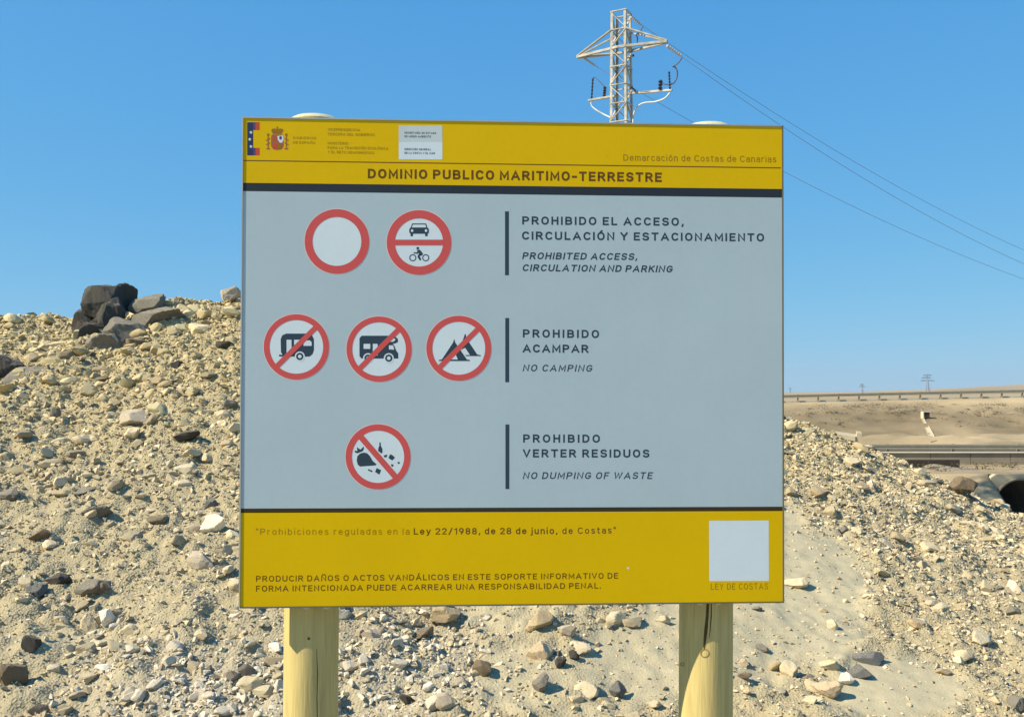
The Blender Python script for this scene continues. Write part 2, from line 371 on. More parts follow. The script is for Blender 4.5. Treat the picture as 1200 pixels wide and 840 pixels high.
def rock_mesh(seed, **kw):
    V, Fc = chopped(seed, **kw); me = bpy.data.meshes.new('stone'); me.from_pydata([tuple(v) for v in V], [], Fc)
    me.shade_smooth(); me.set_sharp_from_angle(angle=math.radians(14)); me.materials.append(M['rock_obj']); me.update(); return me
def put_rock(name, mesh, loc, dims, rz, tilt, col, label, cat='stone', group=None):
    o = bpy.data.objects.new(name, mesh); o.location = loc; o.scale = [d/2 for d in dims]; o.rotation_euler = (tilt[0], tilt[1], rz)
    o.color = (*col, 1); link(o); tag(o, label, cat, group); return o

# ------------------------------------------------------------------ boulders at the crest, each placed by hand
# (name, px centre x, px centre y, px w, px h, Y, colour, yaw, tiltx, tilty, seed, label)
BO = [('basalt_boulder', 122, 356, 48, 44, 10.55, 'basalt', .25, .08, .1, 101, 'large square black basalt block at the top of the boulder pile'),
 ('basalt_boulder', 147, 359, 28, 46, 10.7, 'basalt', .9, .0, -.12, 102, 'upright black basalt block leaning on the right of the big square block'),
 ('basalt_boulder', 130, 371, 31, 42, 10.2, 'basalt', 1.3, .1, .28, 103, 'wedge-shaped dark block standing in front of the big square block'),
 ('basalt_boulder', 97, 377, 24, 27, 10.5, 'basalt', .4, .1, .0, 104, 'small squarish dark block at the left end of the boulder pile'),
 ('basalt_boulder', 97, 391, 21, 26, 10.4, 'dark', 1.9, .1, .1, 114, 'small dark block under the left end of the boulder pile'),
 ('basalt_boulder', 107, 396, 32, 36, 10.12, 'basalt', 1.2, .3, .4, 105, 'dark grey block leaning at the lower left of the boulder pile'),
 ('basalt_boulder', 148, 388, 46, 25, 9.95, 'slab', .4, .1, .12, 106, 'rounded grey-brown boulder overhanging a dark hollow at the pile\'s foot'),
 ('basalt_boulder', 126, 402, 42, 22, 9.8, 'grey', -.4, .2, -.2, 107, 'flat grey slab lying lowest in the boulder pile'),
 ('basalt_boulder', 116, 387, 22, 26, 10.3, 'dark', .8, .2, .2, 116, 'shadowed dark rock wedged in the middle of the boulder pile'),
 ('rock_slab', 160, 402, 26, 12, 9.75, 'brown', .3, .1, .1, 117, 'low brown rock at the right foot of the boulder pile'),
 ('rock_slab', 184, 374, 62, 26, 10.3, 'slab', .25, .2, -.28, 108, 'long grey-brown slab right of the black boulder pile'),
 ('rock_slab', 175, 358, 42, 22, 10.6, 'slab', .1, .1, -.1, 109, 'grey slab on the skyline just right of the black boulders'),
 ('crest_stone', 270, 344, 22, 13, 10.9, 'greycream', .3, .1, -.3, 110, 'pale grey stone on the skyline touching the sign\'s left edge'),
 ('basalt_boulder', 8, 437, 36, 34, 9.3, 'dark', .6, .1, .2, 111, 'dark boulder cut off by the left edge of the view'),
 ('rock_slab', 36, 448, 66, 30, 9.2, 'slab', .3, .35, -.25, 112, 'long dusty grey slab beside the dark boulder at far left'),
 ('basalt_boulder', 14, 428, 28, 16, 9.5, 'brown', .2, .1, .1, 113, 'flat brown-black rock lying above the dusty grey slab at far left'),
 ('basalt_boulder', 1130, 568, 30, 20, 9.35, 'brown', .2, .1, .22, 115, 'brown boulder on the right-hand crest left of the culvert'),
]
for nm, px, py, w, h, Y, col, rz, tx, ty, sd, lab in BO:
    p = at(px, py, Y); s = Y/F*1.1
    put_rock(nm, rock_mesh(sd, sub=5, planes=17, box=True, rough=.075, jit=.38), p, (w*s, w*s*.8, h*s*1.08), rz*.5, (tx, ty), PAL[col], lab, 'boulder')

# ------------------------------------------------------------------ notable loose stones (bottom of the stone in the photo, size in px)
ST = [(247, 627, 34, 27, 'white', 'brightest white stone, left of the sign near its lower corner'),
 (230, 675, 36, 26, 'greycream', 'five-sided pale grey cube stone left of the sign\'s yellow footer'),
 (112, 609, 34, 16, 'grey', 'dark grey-brown lens-shaped stone in the middle of the left slope'),
 (46, 637, 30, 20, 'brown', 'olive-brown oval stone near the left edge of the view'),
 (41, 698, 24, 19, 'blue', 'round blue-grey stone near the left edge, left of a flat black one'),
 (66, 685, 30, 14, 'dark', 'flat blackish stone between the round blue-grey stone and a grey-brown one'),
 (106, 700, 40, 24, 'grey', 'grey-brown hump-backed stone with deep shadow, low on the left slope'),
 (95, 581, 30, 11, 'grey', 'thin flat dark stone on the left slope above the lens-shaped one'),
 (98, 741, 27, 28, 'cream', 'upright cream stone left of a slimmer white one, low at left'),
 (122, 739, 19, 28, 'white', 'slim upright white stone in the row of cream stones low at left'),
 (150, 744, 26, 20, 'cream', 'cream stone with an ochre side right of the slim white stone'),
 (157, 501, 46, 25, 'greycream', 'broad pale stone halfway up the left slope with shadow at its right'),
 (213, 523, 38, 14, 'dark', 'flat black slab stone near the sign\'s left edge, halfway up'),
 (120, 450, 46, 9, 'brown', 'thin long dark slab below the black boulder pile'),
 (183, 452, 22, 14, 'tan', 'tan block-like stone below and right of the black boulders'),
 (218, 554, 30, 15, 'cream', 'flat cream stone in the middle of the slope near the sign'),
 (265, 480, 22, 15, 'grey', 'grey-brown stone close beside the sign\'s left edge'),
 (260, 412, 26, 12, 'dark', 'black stone close beside the sign\'s left edge, high on the slope'),
 (206, 432, 16, 11, 'dark', 'small black stone on the slope below the long grey-brown slab'),
 (246, 596, 16, 20, 'blue', 'small slanting grey stone just above the brightest white stone'),
 (62, 492, 16, 18, 'grey', 'small grey block half buried, upper left slope'),
 (153, 521, 24, 17, 'cream', 'rounded cream stone just below the broad pale stone'),
 (258, 494, 26, 15, 'cream', 'cream stone with a grey underside beside the sign\'s left edge'),
 (14, 800, 34, 36, 'brown', 'rusty brown rock with an ochre top at the lower left edge'),
 (36, 766, 26, 22, 'dark', 'blackish rock above the rusty one at the lower left edge'),
 (42, 836, 30, 22, 'dark', 'blackish rock in the bottom left corner'),
 (8, 585, 26, 20, 'grey', 'grey-brown rock cut off by the left edge, mid height'),
 (28, 690, 18, 16, 'cream', 'small cream stone left of the round blue-grey stone'),
 (120, 697, 12, 16, 'brown', 'small dark brown stone at the right of the hump-backed stone'),
 (112, 760, 24, 14, 'cream', 'flat cream stone under the row of upright stones'),
 (119, 788, 20, 12, 'white', 'small white stone at bottom left under the cream row'),
 (232, 760, 22, 14, 'cream', 'flat tan stone beside a thin pale splinter, low at left'),
 (276, 697, 22, 20, 'cream', 'cream stone touching the lower left corner of the sign'),
 (292, 812, 28, 30, 'cream', 'big rough cream stone just left of the left post'),
 (322, 765, 18, 15, 'white', 'white stone touching the left side of the left post'),
 (150, 820, 24, 16, 'greycream', 'pale grey rock at the bottom edge, left of the left post'),
 (520, 738, 38, 25, 'tan', 'large tan stone below the sign between the posts, left of centre'),
 (517, 717, 26, 11, 'blue', 'blue-grey flat stone just under the sign\'s bottom edge'),
 (497, 752, 24, 12, 'brown', 'rusty brown stone right of the left post'),
 (437, 746, 24, 18, 'greycream', 'pale grey stone right beside the left post'),
 (565, 795, 24, 24, 'brown', 'brown rock with a dark right side between the posts'),
 (477, 829, 20, 15, 'dark', 'black stone near the bottom edge right of the left post'),
 (523, 836, 24, 24, 'greycream', 'pale blue-grey block at the bottom edge between the posts'),
 (502, 810, 16, 11, 'white', 'small bright white stone right of the left post'),
 (636, 741, 42, 24, 'tan', 'broad tan-grey boulder under the middle of the sign'),
 (664, 749, 24, 17, 'greycream', 'ribbed grey stone right of the broad tan-grey boulder'),
 (635, 776, 36, 28, 'pink', 'pinkish arched stone under the middle of the sign'),
 (655, 785, 18, 18, 'dark', 'charcoal stone right of the pinkish arched stone'),
 (673, 779, 15, 13, 'dark', 'smaller charcoal stone at the right end of the charcoal pair'),
 (725, 735, 28, 22, 'cream', 'bumpy cream stone under the sign right of centre'),
 (717, 739, 14, 10, 'grey', 'small grey-brown stone in front of the bumpy cream stone'),
 (780, 731, 16, 11, 'cream', 'small cream stone on smooth sand left of the right post'),
 (714, 712, 30, 7, 'dark', 'dark flat stone tucked under the sign\'s bottom edge'),
 (633, 813, 26, 25, 'grey', 'cone-shaped brown-grey stone near the bottom edge'),
 (686, 814, 34, 19, 'cream', 'flaky cream stone pile at bottom, left of the blue-grey cube'),
 (724, 820, 22, 23, 'blue', 'blue-grey cube stone near the bottom edge left of the right post'),
 (677, 829, 18, 15, 'cream', 'rounded cream stone below the flaky cream one'),
 (713, 831, 17, 9, 'cream', 'small flat cream stone below the blue-grey cube'),
 (1023, 780, 38, 17, 'blue', 'flat slate-grey stone on the sand, the rear of the slate pair'),
 (1012, 797, 31, 20, 'blue', 'rounded slate-grey stone on the sand, the front of the slate pair'),
 (973, 821, 34, 27, 'pink', 'round pinkish tan boulder on the sand below the slate pair'),
 (994, 803, 20, 17, 'white', 'white stone between the pinkish boulder and the slate pair'),
 (975, 791, 26, 13, 'cream', 'flat cream stone above the round pinkish boulder'),
 (937, 691, 30, 14, 'cream', 'flat cream stone alone on the smooth sand right of the sign'),
 (888, 716, 15, 9, 'grey', 'small grey flat stone on the sand just under the sign\'s corner'),
 (978, 738, 14, 15, 'cream', 'round cream stone in the middle of the sand patch'),
 (896, 766, 17, 13, 'grey', 'grey-brown stone on the sand right of the right post'),
 (929, 794, 24, 22, 'cream', 'cream lump with a brown flank right of the right post'),
 (911, 788, 20, 16, 'tan', 'tan stone beside the cream lump right of the right post'),
 (873, 803, 18, 9, 'brown', 'small brown stone touching the right side of the right post'),
 (991, 623, 12, 11, 'grey', 'small dark tan stone at the top of the sand patch'),
 (1081, 738, 26, 15, 'tan', 'tan stone at the edge of the right-hand gravel bank'),
 (1154, 756, 34, 24, 'cream', 'biggest cream stone of the right-hand bank with a dark right side'),
 (1131, 777, 26, 17, 'cream', 'cream stone left of the biggest one on the right bank'),
 (1109, 792, 18, 13, 'tan', 'olive-tan round stone at the foot of the right-hand bank'),
 (1092, 709, 19, 9, 'cream', 'small flat cream stone on the right bank'),
 (1192, 832, 22, 19, 'grey', 'grey slab stone cut off by the right edge at the bottom'),
 (1095, 648, 26, 12, 'cream', 'flat cream stone on the upper part of the right bank'),
 (961, 586, 24, 14, 'tan', 'tan block-like stone beside the sign\'s right edge on the bank'),
 (1100, 556, 7, 11, 'cream', 'small upright cream stone standing on the right-hand crest'),
 (1099, 568, 18, 9, 'grey', 'grey stone just below the upright crest stone at right'),
 (930, 535, 20, 8, 'grey', 'dark flat stone beside the sign\'s right edge near the crest'),
 (1190, 722, 18, 14, 'grey', 'grey stone at the right edge halfway up the bank'),
]
for i, (px, py, w, h, col, lab) in enumerate(ST):
    p = ground_hit(px, py); s = p[1]/F
    W, Hh = w*s, h*s; f_ = rnd.uniform(.92, 1.08)
    loc = (p[0], p[1]+.3*W, H1(p[0], p[1]+.2*W)+Hh*.20)
    put_rock('stone', rock_mesh(200+i, sub=4, planes=11+i % 6, rough=.075), loc, (W*1.05, W*.85, Hh*.98), rnd.uniform(-.5, .5), (rnd.uniform(-.2, .2), rnd.uniform(-.2, .2)),
             tuple(c*f_ for c in PAL[col]), lab)

# ------------------------------------------------------------------ scattered stones: the largest as objects, the rest as stuff
def scatter(n, smin, smax, seed, ymin=3.9, ymax=11.9, power=2.6, focus=False):
    r = np.random.default_rng(seed)
    Y = np.sqrt(r.uniform(ymin**2, ymax**2, n)); u = r.uniform(-.66, .66, n); X = u*Y
    q = r.uniform(0, 1, n); s = smin*(1-q*(1-(smin/smax)**power))**(-1/power)*(Y/7)**.75
    Z = H(X, Y); Sm = sand_mask(X, Y, Z)
    if smax > .1: s = s*(1-.17*sstep(.2, .34, u))
    else: s = s*(1+.15*sstep(.2, .34, u))
    px, py = project(X, Y, Z)
    clump = .5+1.5*fbm(X*1.3, Y*1.3, seed+3, 3)
    dens = np.clip(.72+.9*clump, .25, 1)*(1-Sm*.91)
    white = np.exp(-((px-230)/150)**2-((py-820)/75)**2)+.8*np.exp(-((px-480)/110)**2-((py-790)/70)**2)
    dens = np.clip(dens+white*.6, 0, 1)
    if focus: dens = np.clip(white*1.3-.2, 0, 1)
    # isolated stones on sand
    keep = r.uniform(0, 1, n) < dens
    for p0 in ((0, 2.4),):
        keep &= ~((np.abs(X) < .8) & (Y < 2.9))
    X, Y, Z, s, px, py, white = [a[keep] for a in (X, Y, Z, s, px, py, white)]; n = len(X)
    k = r.uniform(0, 1, n); pal = np.zeros((n, 3)); cls = np.zeros(n, int)
    up = 1-sstep(400, 620, py)
    A = np.array
    for lo, hi, c, ci in ((0, .44, A([.45, .40, .275]), 0), (.44, .74, A([.385, .33, .215]), 1), (.74, .93, A([.55, .48, .345]), 0), (.93, .98, A([.24, .205, .15]), 2), (.98, 1.01, A([.10, .092, .08]), 2)):
        m = (k >= lo) & (k < hi); pal[m] = c; cls[m] = ci
    pal = pal*1.08*r.uniform(.8, 1.2, (n, 1))*(1+r.uniform(-.015, .015, (n, 3)))
    pal = pal*(1-up[:, None]*A([-.02, .0, .14]))
    wm = (r.uniform(0, 1, n) < 1.0*white)&(cls < 2); pal[wm] = pal[wm]*.3+A([.58, .55, .47])*.7; cls[wm] = 0
    return dict(X=X, Y=Y, Z=Z, s=s, col=pal, cls=cls, px=px, py=py)
def build_stuff(name, D, protos, seed, flat=(.45, .85)):
    r = np.random.default_rng(seed); n = len(D['X']); which = r.integers(0, len(protos), n); VV = []; FF = []; CC = []; off = 0
    for k, (V, Fc) in enumerate(protos):
        m = np.nonzero(which == k)[0]; c = len(m)
        if not c: continue
        sc = np.stack([D['s'][m]*r.uniform(.8, 1.25, c), D['s'][m]*r.uniform(.7, 1.1, c), D['s'][m]*r.uniform(*flat, c)], -1)/2
        a = r.uniform(0, 2*np.pi, c); t = r.uniform(-.5, .5, c); t2 = r.uniform(-.4, .4, c)
        P = V[None]*sc[:, None]
        y = P[..., 1]*np.cos(t)[:, None]-P[..., 2]*np.sin(t)[:, None]; z = P[..., 1]*np.sin(t)[:, None]+P[..., 2]*np.cos(t)[:, None]; x = P[..., 0]
        x, z = x*np.cos(t2)[:, None]+z*np.sin(t2)[:, None], -x*np.sin(t2)[:, None]+z*np.cos(t2)[:, None]
        x2 = x*np.cos(a)[:, None]-y*np.sin(a)[:, None]; y2 = x*np.sin(a)[:, None]+y*np.cos(a)[:, None]
        P = np.stack([x2+D['X'][m][:, None], y2+D['Y'][m][:, None], z+(D['Z'][m]+sc[:, 2]*.18)[:, None]], -1)
        nv = V.shape[0]
        VV.append(P.reshape(-1, 3)); FF.append((Fc[None]+(np.arange(c)*nv)[:, None, None]+off).reshape(-1, 3)); off += c*nv
        CC.append(np.repeat(D['col'][m], nv, 0))
    V = np.concatenate(VV).astype(np.float32); Fa = np.concatenate(FF).astype(np.int32); Cc = np.concatenate(CC)
    me = bpy.data.meshes.new(name); me.vertices.add(len(V)); me.vertices.foreach_set('co', V.ravel())
    me.loops.add(Fa.size); me.loops.foreach_set('vertex_index', Fa.ravel()); me.polygons.add(len(Fa)); me.polygons.foreach_set('loop_start', np.arange(len(Fa), dtype=np.int32)*3)
    me.update(calc_edges=True); me.shade_flat()
    ca = me.color_attributes.new('tint', 'FLOAT_COLOR', 'POINT'); ca.data.foreach_set('color', np.concatenate([Cc, np.ones((len(Cc), 1))], 1).astype(np.float32).ravel())
    me.materials.append(M['rock']); return link(bpy.data.objects.new(name, me))
small = [hull(7, i) for i in range(14)]; medium = [hull(11, 50+i) for i in range(16)]
D1 = scatter(175000, .015, .045, 1, power=2.4)
o = build_stuff('gravel', D1, small, 5); tag(o, 'fine beige gravel strewn over the mound', 'gravel', kind='stuff')
D2 = scatter(30000, .035, .17, 2, power=2.7)
D3 = scatter(16000, .035, .12, 3, ymin=3.9, ymax=6.2, power=2.2, focus=True)
D2 = {k_: np.concatenate([D2[k_], D3[k_]]) for k_ in D2}
vis = D2['s']*(D2['px'] > 4)*(D2['px'] < 1196)*(D2['py'] < 838)/D2['Y']
hid = ((D2['px'] > 284) & (D2['px'] < 917) & (D2['py'] < 708)) | ((abs(D2['px']-364) < 34) & (D2['py'] > 700)) | ((abs(D2['px']-827) < 32) & (D2['py'] > 700))
vis = np.where(hid, 0, vis); order = np.argsort(-vis); top = order[:215]; rest = np.setdiff1d(np.arange(len(vis)), top)
Dr = {k: v[rest] for k, v in D2.items()}
o = build_stuff('loose_rubble', Dr, medium, 6); tag(o, 'small angular stones of loose rubble covering the mound', 'rubble', kind='stuff')
protos = [rock_mesh(400+i, sub=3, planes=11+i % 6, rough=.04) for i in range(16)]
cname = ['cream', 'tan', 'dark grey-brown']
LM = [(247, 615, 'bright white stone'), (230, 664, 'pale cube stone'), (112, 602, 'lens-shaped dark stone'), (46, 627, 'olive-brown oval stone'), (41, 690, 'round blue-grey stone'), (106, 690, 'hump-backed grey stone'),
 (122, 726, 'slim upright white stone'), (155, 489, 'broad pale stone'), (213, 517, 'flat black slab stone'), (120, 446, 'thin long dark slab'), (122, 370, 'black boulder pile'), (186, 373, 'long grey-brown slab'), (14, 785, 'rusty brown rock'),
 (36, 445, 'dusty grey slab'), (292, 797, 'rough cream stone by the post'), (520, 726, 'large tan stone'), (565, 783, 'brown rock between the posts'), (477, 822, 'black bottom-edge stone'), (636, 729, 'broad tan-grey boulder'), (635, 762, 'pinkish arched stone'),
 (725, 724, 'bumpy cream stone'), (724, 809, 'blue-grey cube stone'), (633, 801, 'cone-shaped stone'), (1018, 780, 'slate-grey pair'), (973, 808, 'round pinkish boulder'), (937, 684, 'lone flat cream stone'), (1154, 745, 'biggest cream bank stone'),
 (1192, 822, 'grey bottom-right slab'), (1095, 642, 'flat upper-bank cream stone'), (961, 579, 'tan block by the sign'), (1131, 566, 'brown crest boulder'), (995, 507, 'broken concrete slab'), (1190, 715, 'grey right-edge stone'), (150, 820, 'pale bottom-edge rock'), (206, 560, 'flat cream mid-slope stone')]
DIRS = ['right of', 'up and right of', 'above', 'up and left of', 'left of', 'down and left of', 'below', 'down and right of']
ORD = ['nearest', 'second nearest', 'third nearest', 'fourth nearest', 'fifth nearest', 'sixth nearest', 'seventh nearest', 'eighth nearest', 'ninth nearest', 'tenth nearest', 'eleventh nearest', 'twelfth nearest', 'thirteenth nearest', 'fourteenth nearest', 'fifteenth nearest', 'sixteenth nearest']
cand = {}
for i in top:
    px, py = D2['px'][i], D2['py'][i]; l = min(LM, key=lambda q: (q[0]-px)**2+(q[1]-py)**2)
    dd = DIRS[int(round(math.degrees(math.atan2(l[1]-py, px-l[0]))/45)) % 8]; cand.setdefault((int(D2['cls'][i]), dd, l[2]), []).append((math.hypot(px-l[0], py-l[1]), i))
LAB = {}
for (c_, dd, l), q in cand.items():
    for r_, (_, i) in enumerate(sorted(q)): LAB[i] = '%ssmall %s stone %s the %s' % ((ORD[min(r_, 15)]+' ') if len(q) > 1 else 'lone ', ['cream', 'tan', 'dark grey-brown'][c_], dd, l)
for i in top:
    px, py = D2['px'][i], D2['py'][i]; s = D2['s'][i]
    if px < 290: z = 'high on the slope left of the sign' if py < 480 else ('halfway down the slope left of the sign' if py < 640 else 'low on the ground left of the sign')
    elif px > 910: z = 'on the bank right of the sign near its crest' if py < 640 else 'on the lower bank right of the sign'
    else: z = 'on the ground seen under the sign' if px < 600 else 'on the sandy ground seen under the sign\'s right half'
    c = cname[D2['cls'][i]]
    put_rock('rubble_stone', protos[rnd.randrange(16)], (D2['X'][i], D2['Y'][i], D2['Z'][i]+s*.06), (s*1.15, s*.95, s*rnd.uniform(.5, .8)), rnd.uniform(0, 6.28),
             (rnd.uniform(-.4, .4), rnd.uniform(-.4, .4)), tuple(D2['col'][i]), LAB[i], 'stone', 'small %s stones %s' % (c, z))

# ------------------------------------------------------------------ the information sign
SW, SH = 1.4, 1.24468567
SC = Vector((1.04685790e-02, 2.42787444, 1.67823151)); YAW, ROLL, TILT = 5.11552952e-02, 1.36336918e-03, 2.15170711e-02
RS = Matrix.Rotation(YAW, 3, 'Z') @ Matrix.Rotation(TILT, 3, 'X') @ Matrix.Rotation(ROLL, 3, 'Y')
sx_, sn_, sz_ = [np.array(RS.col[i][:]) for i in range(3)]        # right, into the panel, up
def on_panel(px, py, off=0.0):
    """photo pixel -> local (x, z) on the panel face, off metres behind it"""
    d = ray(px, py); o = np.array([0, 0, CZ]); c = np.array(SC[:])+sn_*off
    t = ((c-o)@sn_)/(d@sn_); q = o+d*t-c; return float(q@sx_), float(q@sz_)
sign = empty('information_sign', (SC.x, SC.y, 0)); tag(sign, 'large yellow and grey coastal prohibition sign board on two round timber posts', 'sign')
# everything on the board is modelled in the board's own frame
B4 = Matrix.Translation((0, 0, SC.z)) @ RS.to_4x4()
def board(o): o.parent = sign; o.matrix_local = B4; return o
def flat_mesh(name, polys, parent=None, is_board=True):
    """polys: list of (points [(x,z)...], material, layer)"""
    V = []; Fc = []; MI = []; mats = []
    for pts, m, ly in polys:
        if m not in mats: mats.append(m)
        y = -.00010*ly; n = len(V); V += [(p[0], y, p[1]) for p in pts]
        if len(pts) <= 4 and not isinstance(pts, list): tris = [list(range(len(pts)))]
        else: tris = [list(t) for t in tessellate_polygon([[Vector((p[0], p[1], 0)) for p in pts]])]
        for t in tris:
            a, b, c = [pts[i] for i in t[:3]]
            if (b[0]-a[0])*(c[1]-a[1])-(b[1]-a[1])*(c[0]-a[0]) < 0: t = t[::-1]
            Fc.append([i+n for i in t]); MI.append(mats.index(m))
    o = mesh_obj(name, V, Fc, [M[m] for m in mats], None, False, MI)
    if parent is not None: o.parent = parent
    elif is_board: board(o)
    return o
hw, hh = SW/2, SH/2
def zl(px0, py0, px1, py1):   # heights at the left and right board edge of a line through two photo points
    a = on_panel(px0, py0); b = on_panel(px1, py1); k = (b[1]-a[1])/(b[0]-a[0]); return a[1]+k*(-hw-a[0]), a[1]+k*(hw-a[0])
L1 = zl(289, 214.4, 914, 221.6); L2 = zl(289, 224.2, 914, 231.8); L3 = zl(289, 595.6, 914, 593.4); L4 = zl(289, 600.8, 914, 598.6)
TH = .0
def band(name, zt, zb, m, label):
    mb = MB(); t = .003
    V = [(-hw, 0, zb[0]), (hw, 0, zb[1]), (hw, 0, zt[1]), (-hw, 0, zt[0])]; V += [(x, t, z) for x, _, z in V]
    mb.add(V, [[0, 1, 2, 3], [5, 4, 7, 6], [0, 4, 5, 1], [3, 2, 6, 7], [0, 3, 7, 4], [1, 5, 6, 2]])
    o = board(mb.build(name, M[m])); o['label'] = label; return o
band('panel_field', (hh, hh), L1, 'yellow', 'yellow header field of the board')
band('panel_field', L1, L2, 'band', 'dark blue band under the yellow header')
band('panel_field', L2, L3, 'grey', 'pale blue-grey middle field of the board')
band('panel_field', L3, L4, 'brownband', 'thin dark band above the yellow footer')
band('panel_field', L4, (-hh, -hh), 'yellow', 'yellow footer field of the board')
# aluminium backing tray and edge
mb = MB(); mb.box((0, .0115, 0), (SW-.004, .016, SH-.004)); o = board(mb.build('backing_panel', M['alu']))
mb = MB(); e = .0035
mb.box((-hw-e/2-.0002, .0085, 0), (e, .021, SH+2*e)); board(mb.build('edge_profile', M['alu']))
mb = MB(); mb.box((hw+e/2+.0002, .0085, 0), (e, .021, SH+2*e)); board(mb.build('edge_profile', M['alushade']))  # right edge, like the bottom one, painted in the shaded tone
mb = MB(); mb.box((0, .0085, hh+e/2+.0002), (SW, .021, e)); board(mb.build('edge_profile', M['alu']))
mb = MB(); mb.box((0, .0085, -hh-e/2-.0002), (SW, .021, e)); board(mb.build('edge_profile', M['alushade']))
for z in (-.42, .42):
    mb = MB(); mb.box((0, .0245, z), (SW-.08, .0095, .045)); board(mb.build('mounting_rail', M['alu']))

